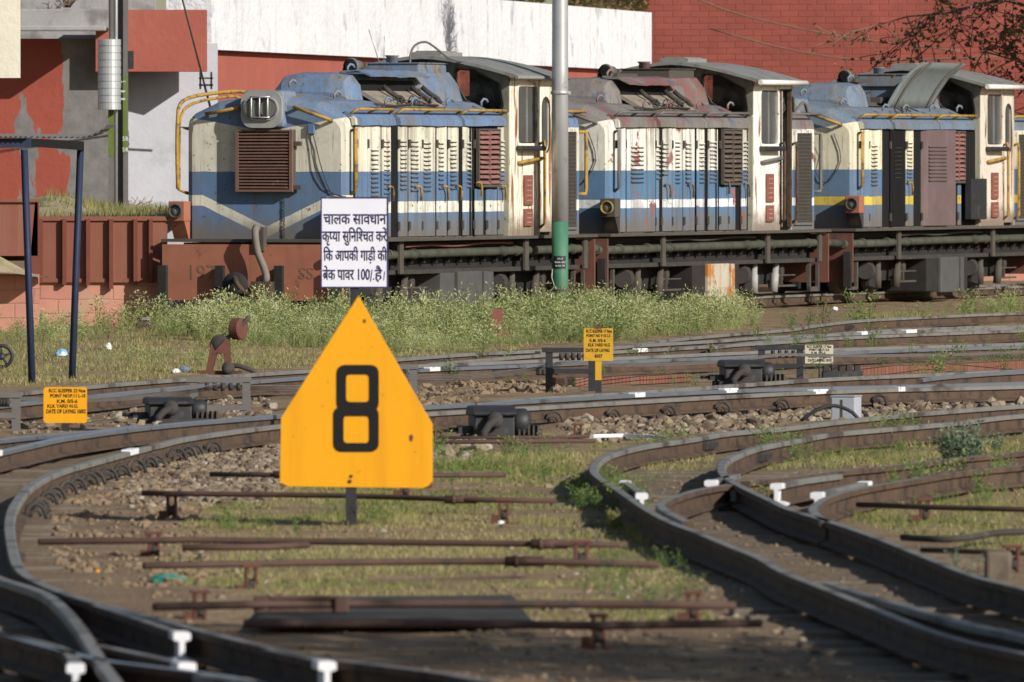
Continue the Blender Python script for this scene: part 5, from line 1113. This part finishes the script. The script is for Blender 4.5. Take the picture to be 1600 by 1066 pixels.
# ---------------------------------------------------------------- counterweight point lever
c = P(348,585); k = mpp(c.y); e = thing('point_lever', "rusty red point lever with a round counterweight, below the first locomotive's nose", 'lever', (c.x,c.y,.0))
X_ = lambda px_: (px_-348)*k
Z_ = lambda py: (585-py)*k
mb = MB(); mb.bx(X_(306),X_(378),-.12,.12,-.01,.03); mb.build('base_plate', M['rustbr'], e)
for y in (-.09,.07): MB().prism([(X_(322),y,.03),(X_(332),y,.03),(X_(340),y,Z_(552)),(X_(349),y,Z_(552)),(X_(352),y,.03),(X_(362),y,.03),(X_(359),y,Z_(530)),(X_(352),y,Z_(530)),(X_(336),y,Z_(548)),(X_(330),y,Z_(535))],(0,.025,0)).build('side_cheek', M['rustbr'], e)
MB().lathe([(0,-.07),(.085,-.07),(.085,.07),(0,.07)],(X_(343),0,Z_(538)),(0,1,0),16).bx(X_(328),X_(336),-.05,.05,Z_(545),Z_(535)).build('pivot_drum', M['grime'], e)
MB().tube([(X_(345),-.0,Z_(535)),(X_(365),-.02,Z_(521)),(X_(385),-.02,Z_(500)),(X_(390),-.02,Z_(494))],.02,7).build('lever_arm', M['dust'], e)
MB().lathe([(0,-.05),(.088,-.05),(.098,-.04),(.098,.04),(.088,.05),(0,.05)],(X_(372),-.0,Z_(514)),(.86,-.5,.0),26,0,False).build('counterweight', M['rustbr'], e)
MB().tube([(X_(350),-.05,Z_(570)),(X_(375),-.05,Z_(572)),(X_(392),-.05,Z_(578)),(X_(400),-.05,Z_(582))],.022,7).lathe([(0,-.05),(.05,-.05),(.06,0),(.05,.05),(0,.05)],(X_(357),-.14,Z_(575)),(0,1,0),10).build('connecting_rod', M['grime'], e)
c = P(783,531,0); k = mpp(c.y); e = thing('rusty_stand', "small rusty maroon iron stand sunk in the weeds, centre", 'post', (c.x,c.y-2.6,0))
MB().bx(-.09,.02,-.04,.04,.16,.36).build('plate', M['maroon'], e); MB().prism([(-.06,0,-.1),(.10,0,-.1),(.10,0,.10),(.02,0,.18),(-.06,0,.2)],(0,.05,0)).build('leg', M['maroon'], e)
# ---------------------------------------------------------------- point machines
def machine(label, x0,x1,y0,y1, conduit=True):
    c = P((x0+x1)/2, y1-1, 0); k = mpp(c.y); wd = (x1-x0)*k; h = (y1-y0)*k; e = thing('point_machine', label, 'machine', (c.x,c.y,.0), R(8))
    MB().bx(-wd/2*.92,wd/2*.78,-.16,.16,.02,h*.72).build('body', M['black'], e, None, .012)
    mb = MB(); mb.loft([[Vector((x,y,z)) for y,z in ((-.19,h*.70),(-.20,h*.78),(-.13,h*.97),(0,h),(.13,h*.97),(.20,h*.78),(.19,h*.70))] for x in (-wd/2,wd/2*.84)]); mb.build('lid', M['black'], e, None, .01)
    MB().lathe([(0,0),(h*.33,0),(h*.40,.03),(h*.40,.09),(h*.3,.12),(0,.12)],(wd/2*.80,0,h*.5),(1,0,0),16).build('motor_end', M['black'], e)
    MB().lathe([(.05,0),(.06,.05),(.05,.09),(0,.1)],(-wd*.05,-.16,h*.58),(0,-1,0),12).tube(crom([(-wd*.05,-.24,h*.58),(-wd*.2,-.27,h*.45),(-wd*.33,-.30,h*.2),(-wd*.33,-.36,-.0),(-wd*.27,-.5,-.06)],.05),.028,8).build('conduit', M['grime'], e)
    MB().bx(-wd*.75,-wd*.45,-.06,.06,h*.18,h*.4).bx(-wd*.62,-wd*.58,-.04,.04,-.06,h*.2).tube([(-wd*.95,0,h*.3),(-wd*.7,0,h*.3)],.015,6).build('throw_bar', M['black'], e)
    mb = MB(); mb.bx(wd*.45,wd*1.02,-.05,.05,h*.12,h*.3)
    for i in range(5): mb.bx(wd*(.5+.1*i),wd*(.54+.1*i),-.08,.08,h*.05,h*.42)
    mb.build('lock_slide', M['grime'], e); MB().bx(-wd*.6,wd*.8,-.20,-.12,-.03,.03).bx(-wd*.6,wd*.8,.12,.20,-.03,.03).build('base_rail', M['grime'], e)
machine("black point machine box with a bent conduit, right of the 8 board", 733,808,634,688)
machine("black point machine box under the cream sign, with a conduit drooping left", 1125,1195,563,602)
machine("low grey black point machine box beside the left yellow sign", 226,305,621,661)
c = P(1315,590); e = thing('lock_box', "low black lock casting right of the cream sign's stick", 'casting', (c.x,c.y,0),R(5))
MB().bx(-.17,.18,-.08,.08,-.02,.06).build('base', M['black'], e); mb=MB()
for i in range(5): mb.box((-.14+i*.07,random.uniform(-.03,.03),.08),(.05,.09,.05+.02*(i%2)))
mb.build('cover', M['grime'], e)
# grey cabinet
c = P(1323,653); k = mpp(c.y); e = thing('trackside_box', "small pale grey steel box standing among stones at the right", 'box', (c.x,c.y,-.02),R(-18))
h = 37*k; MB().bx(-.095,.09,-.09,.09,0,h).build('body', M['greybox'] if 'greybox' in M else mat('grey_box_paint',(.34,.36,.40),.55,0,.12,5), e, None, .008); MB().bx(-.10,.095,-.095,.095,h,h+.012).build('lid', M['galv'], e, None, .004); MB().bx(-.02,-.005,-.094,-.09,.02,h-.02).build('seam', M['dust'], e)
c2 = P(1230,662); tag(MB().tube(crom([Vector((0,0,.02)),Vector((.12,0,.10)),Vector((.25,.02,.13)),Vector((.38,.0,.08)),Vector((.44,-.02,.0))],.04),.014,7).build('cable_loop', M['black'], None, (c2.x+.1,c2.y,0)), "black cable arching over the stones left of the grey box", 'cable')
# ---------------------------------------------------------------- wire guide frames and signal wires
def wireframe(label, xl,xr,yt,yb,ylow,mt='greybar',leftpost=True):
    c = P(xr,yb); k = mpp(c.y); e = thing('wire_frame', label, 'frame', (c.x,c.y,0)); xl_ = (xl-xr)*k
    z = lambda py: ZC-(py-HZ)*k
    MB().bx(-.03,.03,-.02,.02,-.1,z(yt)+.015).build('post', M[mt], e)
    if leftpost: MB().bx(xl_-.03,xl_+.03,-.02,.02,-.05,z(yt)+.015).build('post', M[mt], e)
    MB().bx(xl_-.06,.04,-.03,-.021,z(yt)-.02,z(yt)+.02).build('crossbar', M[mt], e); MB().bx(xl_,0,-.028,-.021,z(ylow)-.025,z(ylow)+.015).build('lower_bar', M[mt], e)
    n = max(3,int(abs(xl_)/.07))
    for i in range(n):
        x = xl_+.1+i*(abs(xl_)-.16)/max(n-1,1); MB().lathe([(.012,-.012),(.034,-.012),(.028,0),(.034,.012),(.012,.012)],(x,-.04,z(yt)-.055),(1,.2,0),10).build('pulley', M['grime'], e)
    return e
wireframe("wire guide frame left of the small yellow sign at the left edge", -20,25,617,676,648)
wireframe("wire guide frame beside the low point machine, left of the 8 board", 303,385,593,648,636)
wireframe("grey post wire guide frame just behind the 8 board's right edge", 610,646,573,620,605)
wireframe("dark wire guide frame left of the dull yellow sign's post", 858,925,547,611,579,'black')
wireframe("black wire guide frame over the point machine by the cream sign", 1190,1250,543,589,571,'black')
SW = "grey signal wire strung low across the yard between the guide frames"
for i in range(4):
    pts = [(-120,640-i*2),(25,625-i*1.5),(345,606-i*2.2),(640,592-i*2.5),(880,569-i*1.8),(1220,556-i*1.2),(1800,538-i*.8)]
    q = [P(x,y,.20+.012*i) for x,y in pts]; r = []
    for a,b in zip(q[:-1],q[1:]):
        for t in np.linspace(0,1,7)[:-1]: r.append(a.lerp(b,t)-Vector((0,0,.05*4*t*(1-t))))
    r.append(q[-1]); tag(MB().tube([p-q[0] for p in r],.0035,5).build('signal_wire', M['greybar'], None, q[0]), SW, 'wire', 'signal wires across the yard')
# ---------------------------------------------------------------- point rodding across the foreground
def rodding(label, pts, r=.022, joints=(), turnbuckle=None):
    q = [P(x,y,.06) for x,y in pts]; Y = sum(p.y for p in q)/len(q); q = crom([Vector((p.x,p.y,.085)) for p in q],.4); r *= .72; o0 = q[0]; k = mpp(Y)
    o = MB().tube([p-o0 for p in q],r,8).build('signal_rod', M['rustrod'], None, o0); tag(o,label,'rod')
    for xj in joints:
        x = (xj-800)*k-o0.x; j = min(range(len(q)),key=lambda i: abs(q[i].x-o0.x-x)); MB().tube([q[j]-o0-Vector((.09,0,0)),q[j]-o0+Vector((.09,0,0))],r*1.5,8).lathe([(0,0),(r*1.9,0),(r*1.9,.02),(0,.02)],q[j]-o0-Vector((.05,0,0)),(1,0,0),8).build('rod_joint', M['rustrod'], o)
    if turnbuckle:
        x = (turnbuckle-800)*k-o0.x; y = q[len(q)//2].y-o0.y
        mb = MB(); mb.bx(x-.2,x-.14,-.025+y,.025+y,-.035,.035).bx(x+.14,x+.2,y-.025,y+.025,-.035,.035).bx(x-.14,x+.14,y-.012,y+.012,.018,.036).bx(x-.14,x+.14,y-.012,y+.012,-.036,-.018); mb.build('turnbuckle', M['rustrod'], o, None, .006)
    return o
rodding("rusty rod farthest across the foreground, passing behind the 8 board's foot", [(328,748),(600,750),(790,749)],.02,(415,))
rodding("rusty rod crossing in front of the 8 board's post", [(222,778),(540,782),(720,788),(868,790)],.021,(690,))
rodding("rusty rod with a gap link, upper of the two in the middle foreground", [(60,855),(300,852),(540,855),(980,860)],.022,(800,))
rodding("short dark rod lying just under the linked rod at the left", [(285,864),(420,863),(480,860)],.022)
rodding("second rusty rod of the middle foreground, ending right of the paired bracket", [(224,893),(500,888),(820,886),(1030,892)],.022,(835,860))
rodding("dark rod passing over the flat shadow sheet", [(240,958),(420,954),(700,953),(1150,956)],.024,turnbuckle=470)
rodding("lowest dark rod in front of the flat shadow sheet", [(380,985),(700,985),(930,988),(1190,984)],.024)
rodding("rusty rod in the grass at the right edge", [(1340,796),(1450,800),(1700,806)],.02)
rodding("thin rod right of the near track at the lower right edge", [(1440,868),(1570,872),(1750,874)],.018)
rodding("long maroon rod beyond the point machine, right of the 8 board", [(672,697),(800,696),(930,695)],.02,(740,))
rodding("thin rod just behind the long maroon rod", [(690,690),(860,689),(920,688)],.014)
def guide(x, y, hpx, label, m='rustbr', w_=.028):
    c = P(x,y); k = mpp(c.y); h = max(hpx*k,.13); e = thing('rod_guide', label, 'bracket', (c.x,c.y,-.02)); e.rotation_euler = (0,0,random.uniform(-.12,.12))
    MB().bx(-w_,-w_*.5,-.03,.03,0,h).build('upright', M[m], e, None, .003); MB().bx(w_*.5,w_,-.03,.03,0,h).build('upright', M[m], e, None, .003)
    MB().bx(-w_*1.5,w_*1.5,-.04,.04,h,h+.014).build('cap', M[m], e, None, .003); MB().lathe([(.015,-.015),(.032,-.015),(.026,0),(.032,.015),(.015,.015)],(0,0,.055),(1,0,0),12).build('roller', M['grime'], e)
    MB().bx(-w_*2.6,w_*2.6,-.07,.07,-.03,.012).bx(-w_*2.4,-w_*1.1,-.03,.0,.012,h*.42).build('base', M[m], e)
guide(268,808,35,"rod guide bracket standing among stones on the rod before the board's post")
guide(633,776,16,"low rod guide bracket peeping under the 8 board's right corner")
guide(787,815,28,"rod guide bracket right of the board on the rod before its post")
guide(240,870,25,"rod guide bracket at the left end of the linked rod")
guide(908,885,40,"tall rod guide bracket where the two middle rods pair up",w_=.034)
guide(392,926,42,"tall rust red rod guide bracket left of centre in front")
guide(312,968,24,"low dark rod guide bracket near the bottom left track")
guide(935,1008,32,"dark rod guide bracket on the lowest rod")
guide(1083,970,28,"rod guide bracket at the right end of the rod over the shadow sheet")
guide(1445,815,24,"rusty rod guide bracket in the grass at the right edge")
guide(1583,893,26,"rusty rod guide bracket cut by the lower right edge",w_=.03)
guide(903,690,14,"small maroon rod guide right of the point machine")
guide(685,697,16,"small maroon rod guide beside the 8 board's right edge")
# dark sheet standing in for a ground shadow, pipes, timber, edging
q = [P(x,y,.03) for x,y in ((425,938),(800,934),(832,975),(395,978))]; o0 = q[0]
tag(MB().prism([p-o0 for p in q],(0,0,.012)).build('shadow_sheet', M['grime'], None, o0), "dark flat sheet standing in for a shadow under the rods at the bottom centre", 'plate')  # no real plate: stands in for the ground shadow
q = crom([P(1410,840,.04),P(1480,843,.04),P(1530,838,.05),P(1570,832,.06),P(1700,830,.06)],.1); o0=q[0]
tag(MB().tube([p-o0 for p in q],.017,8).build('conduit', M['grime'], None, o0), "dark pipe snaking through grass at the right edge", 'pipe')
c = P(1560,905); tag(MB().bx(-.06,.06,-.1,.1,-.05,.13).build('stump', M['sleeper'], None, (c.x,c.y,0), .015), "short timber stump at the lower right edge", 'stump')
def edging(label, pts, h=.07):
    q = [P(x,y,0) for x,y in pts]; o0 = q[0]; mb = MB()
    for a,b in zip(q[:-1],q[1:]):
        d = (b-a).normalized(); n = Vector((-d.y,d.x,0)); mb.prism([a-o0+Vector((0,0,-.05)),b-o0+Vector((0,0,-.05)),b-o0+Vector((0,0,h)),a-o0+Vector((0,0,h))],n*.22)
    tag(mb.build('brick_edging', M['brickedge'], None, o0, .01), label, 'edging')
edging("row of upright red bricks beside the point machine below the cream sign", [(860,602),(900,603),(1000,600),(1080,597)])
edging("row of upright red bricks edging the track at the right edge", [(1330,586),(1450,583),(1600,576),(1800,568)])
q = [P(928,684,.03),P(975,683,.03),P(1046,686.5,.03)]; mb = MB()
for a,b in zip(q[:-1],q[1:]): mb.prism([a-q[0],b-q[0],b-q[0]+Vector((0,.06,0)),a-q[0]+Vector((0,.06,0))],(0,0,.022))
tag(mb.build('painted_strip', M['white'], None, q[0]), "thin white painted strip on the ground between the stones and the right curve", 'strip')
# ---------------------------------------------------------------- litter
def litter(x,y,wpx,hpx,m,label,nm='plastic_bag'):
    c = P(x,y); k = mpp(c.y); b = bmesh.new(); bmesh.ops.create_icosphere(b, subdivisions=3, radius=1)
    s = random.uniform(0,99)
    for v in b.verts:
        f = .75+.5*float(fbm([v.co.x*1.7+s],[v.co.y*1.7+v.co.z*1.3],1.3)[0])+random.uniform(-.07,.07); v.co = Vector((v.co.x*wpx*k/2*f,v.co.y*wpx*k/2*.6*f,max(v.co.z,-.35)*hpx*k*.6*f+hpx*k*.2))
    me = bpy.data.meshes.new(nm); b.to_mesh(me); b.free(); me.materials.append(m); o = bpy.data.objects.new(nm, me); COL.objects.link(o); o.location = (c.x,c.y,gz1(c.x,c.y)+.005); tag(o,label,'litter')
M['bagw'] = mat('white_plastic', (.72,.72,.74), .4, 0, .15, 9); M['bagb'] = mat('blue_plastic', (.20,.38,.58), .4, 0, .5, 7, patch=((.7,.72,.75),8,.52,.05)); M['teal'] = mat('teal_cloth', (.02,.17,.14), .8, 0, .3, 9); M['denim'] = mat('denim_cloth', (.13,.19,.30), .85, 0, .3, 9)
litter(96,560,20,14,M['bagb'],"blue and white plastic wrapper in the grass between the shelter posts")
litter(170,552,9,12,M['bagw'],"white paper scrap in the grass right of the shelter")
litter(288,582,20,10,M['denim'],"blue grey rag left of the point lever's base",'rag')
litter(275,586,13,8,M['bagw'],"white scrap beside the blue grey rag")
litter(478,512,12,14,M['bagw'],"white bag in the weeds left of the 8 board's peak")
litter(535,505,22,16,M['bagw'],"large crumpled white bag in the weeds, just left of the board's peak")
litter(40,727,14,8,M['bagw'],"white scrap on the ground under the outer left rail")
litter(716,702,34,10,M['bagw'],"white plastic sheet by the stones right of the 8 board")
litter(783,817,12,8,M['bagw'],"white scrap at the foot of the bracket right of the board")
litter(259,913,62,16,M['teal'],"teal cloth lying across the stones at the lower left",'rag')
litter(100,750,14,12,M['bagw'],"pale scrap tucked beside the left curving rail")
litter(1305,484,9,7,M['bagw'],"white bag on the rail under the third locomotive")
litter(152,894,7,5,M['sign'],"tiny yellow wrapper on the left stones")
# ---------------------------------------------------------------- tree at the right, hanging over the brick wall
TB = Vector((10.4,151,0)); e = thing('tree', "sparse leaved tree hanging twigs in front of the brick wall, upper right", 'tree', TB)
rnd = random.Random(3); tw = MB(); LV_=[]; LT=[]
tw.tube([(0,0,-.2),(.1,0,1.5),(-.1,.2,3.4),(-.4,.6,4.7)],[.28,.24,.2,.16],10)
def leafq(p):
    d = Vector((rnd.gauss(0,1),rnd.gauss(0,1),rnd.gauss(-.5,.7))).normalized(); s = rnd.uniform(.045,.10); q = d.cross(Vector((rnd.gauss(0,1),rnd.gauss(0,1),rnd.gauss(0,1)))).normalized()*s*.34
    LV_.extend([p,p+d*s*.5+q,p+d*s,p+d*s*.5-q]); LT.extend([min(1,max(0,rnd.gauss(.42,.25)))]*4)
def grow(p, d, ln, r, lev):
    n = 5; pts = [p]
    for i in range(n):
        d = (d+Vector((rnd.gauss(0,.16),rnd.gauss(0,.16),rnd.gauss(-.015*lev,.12)))).normalized(); p = p+d*ln/n; pts.append(p)
    tw.tube(pts,[max(r*(1-.6*i/n),.0075) for i in range(n+1)],5 if r>.02 else 3)
    if lev >= 3:
        for q in pts[1:]:
            for _ in range(rnd.choice((0,1,1,2))): leafq(q+Vector((rnd.gauss(0,.03),rnd.gauss(0,.03),rnd.gauss(0,.03))))
        if rnd.random() < .35:
            for _ in range(7): leafq(pts[-1]+Vector((rnd.gauss(0,.06),rnd.gauss(0,.06),rnd.gauss(0,.06))))
        return
    for i in range(1,n+1):
        for _ in range(2 if lev<2 else 2):
            a = Vector((rnd.gauss(0,1),rnd.gauss(0,1),rnd.gauss(-.22 if lev>0 else -.1,.7))).normalized(); grow(pts[i], (d*.5+a*.8).normalized(), ln*rnd.uniform(.28,.50), r*.45, lev+1)
top_ = Vector((-.4,.6,4.7))
for tgt,ln,r in (((-2.5,11,-.2),6.0,.06),((-2.0,9,-.7),5.8,.06),((-1.0,9,-1.2),5.0,.06),((-2.6,13,-.9),6.8,.06),((-2.4,10,-1.2),6.0,.06),((-1.4,7,.3),5,.06),((-1.2,1.0,.9),2.6,.06),((.8,-2.0,1.2),2.6,.06),((1.5,1.5,1.6),2.6,.06)):
    grow(top_, Vector(tgt).normalized(), ln, r, 0)
tw.build('trunk', M['twig'], e)
lf = np_mesh('crown', np.array([v[:] for v in LV_]), np.arange(len(LV_)).reshape(-1,4), [M['tleaf']], tint=np.array(LT)); lf.parent = e
st = Vector((.70,158.2,0)); e = thing('slim_tree', "slim dry tree behind the steel pole, its twigs above the picture, shading the white wall", 'tree', st)
tw = MB(); tw.tube([(0,0,-.2),(.01,0,2.4),(0,0,4.5)],[.07,.06,.05],8)
for k in range(34):
    a = rnd.uniform(0,6.28); b = Vector((0,0,4.4+rnd.uniform(0,.5))); d = Vector((math.cos(a)*.5,math.sin(a)*.5,rnd.uniform(.3,1.2))).normalized(); pts=[b]
    for i in range(4): d = (d+Vector((rnd.gauss(0,.2),rnd.gauss(0,.2),rnd.gauss(0,.15)))).normalized(); pts.append(pts[-1]+d*.18)
    tw.tube(pts,[.016,.013,.010,.008,.006],4)
    for q in pts[1:]:
        for _ in range(3): d2 = Vector((rnd.gauss(0,1),rnd.gauss(0,1),rnd.gauss(.3,1))).normalized(); tw.tube([q,q+d2*.12,q+d2*.2+Vector((0,0,.03))],.006,3)
tw.build('trunk', M['twig'], e)
# dark creeper above the white wall
def creeper(x0,x1,y,label,n,a0):
    V=[];T=[]
    for i in range(n):
        x = random.uniform(x0,x1); al = ((x-320)/(1005-320)); D = 142+37*al+.5; p = Q(x,y-random.uniform(0,1)**.6*28+random.uniform(0,6),D+random.uniform(0,1.2))
        d = Vector((random.gauss(0,1),random.gauss(0,1),random.gauss(0,1))).normalized(); s = random.uniform(.07,.16); q = d.cross(Vector((0,.3,1))).normalized()*s*.4
        V += [p,p+d*s*.5+q,p+d*s,p+d*s*.5-q]; T += [random.random()*a0]*4
    o = np_mesh('creeper', np.array([v[:] for v in V]), np.arange(len(V)).reshape(-1,4), [M['tleaf']], tint=np.array(T)); tag(o,label,'creeper')
creeper(725,850,4,"dark green creeper over the top of the white wall, left of the pole",700,.5)
creeper(885,1010,18,"brown dry creeper over the right end of the white wall",900,.75)
# unseen leafy tree added off to the right to shade the near track
tb = Vector((5.9,37.6,0)); e = thing('added_shade_tree', "unseen leafy tree beside the near track, outside the right edge, shading the bottom rails", 'tree', tb); V=[];T=[]
tw = MB(); tw.tube([(0,0,-.2),(.1,.1,1.4),(-.1,.3,2.8),(-.3,.4,4.2)],[.17,.14,.11,.05],9)
for k in range(16):
    a = rnd.uniform(0,6.28); h0_ = rnd.uniform(2.0,3.9); d = Vector((math.cos(a)*1.5,math.sin(a)*1.4,rnd.uniform(.2,1.1))); b = Vector((-.1,.25,h0_)); tw.tube([b,b+d*.5+Vector((0,0,.1)),b+d],[.05,.035,.015],5)
    for q in range(520):
        p = b+d*rnd.uniform(.3,1.1)+Vector((rnd.gauss(0,.32),rnd.gauss(0,.32),rnd.gauss(0,.24))); n_ = Vector((rnd.gauss(0,1),rnd.gauss(0,1),rnd.gauss(0,1))).normalized(); sq = rnd.uniform(.08,.15); u = n_.cross(Vector((0,.3,1))).normalized()*sq*.32
        V += [p,p+n_*sq*.5+u,p+n_*sq,p+n_*sq*.5-u]; T += [rnd.random()]*4
tw.build('trunk', M['twig'], e); cr_ = np_mesh('crown', np.array([v[:] for v in V]), np.arange(len(V)).reshape(-1,4), [M['lowweed']], tint=np.array(T)); cr_.parent = e
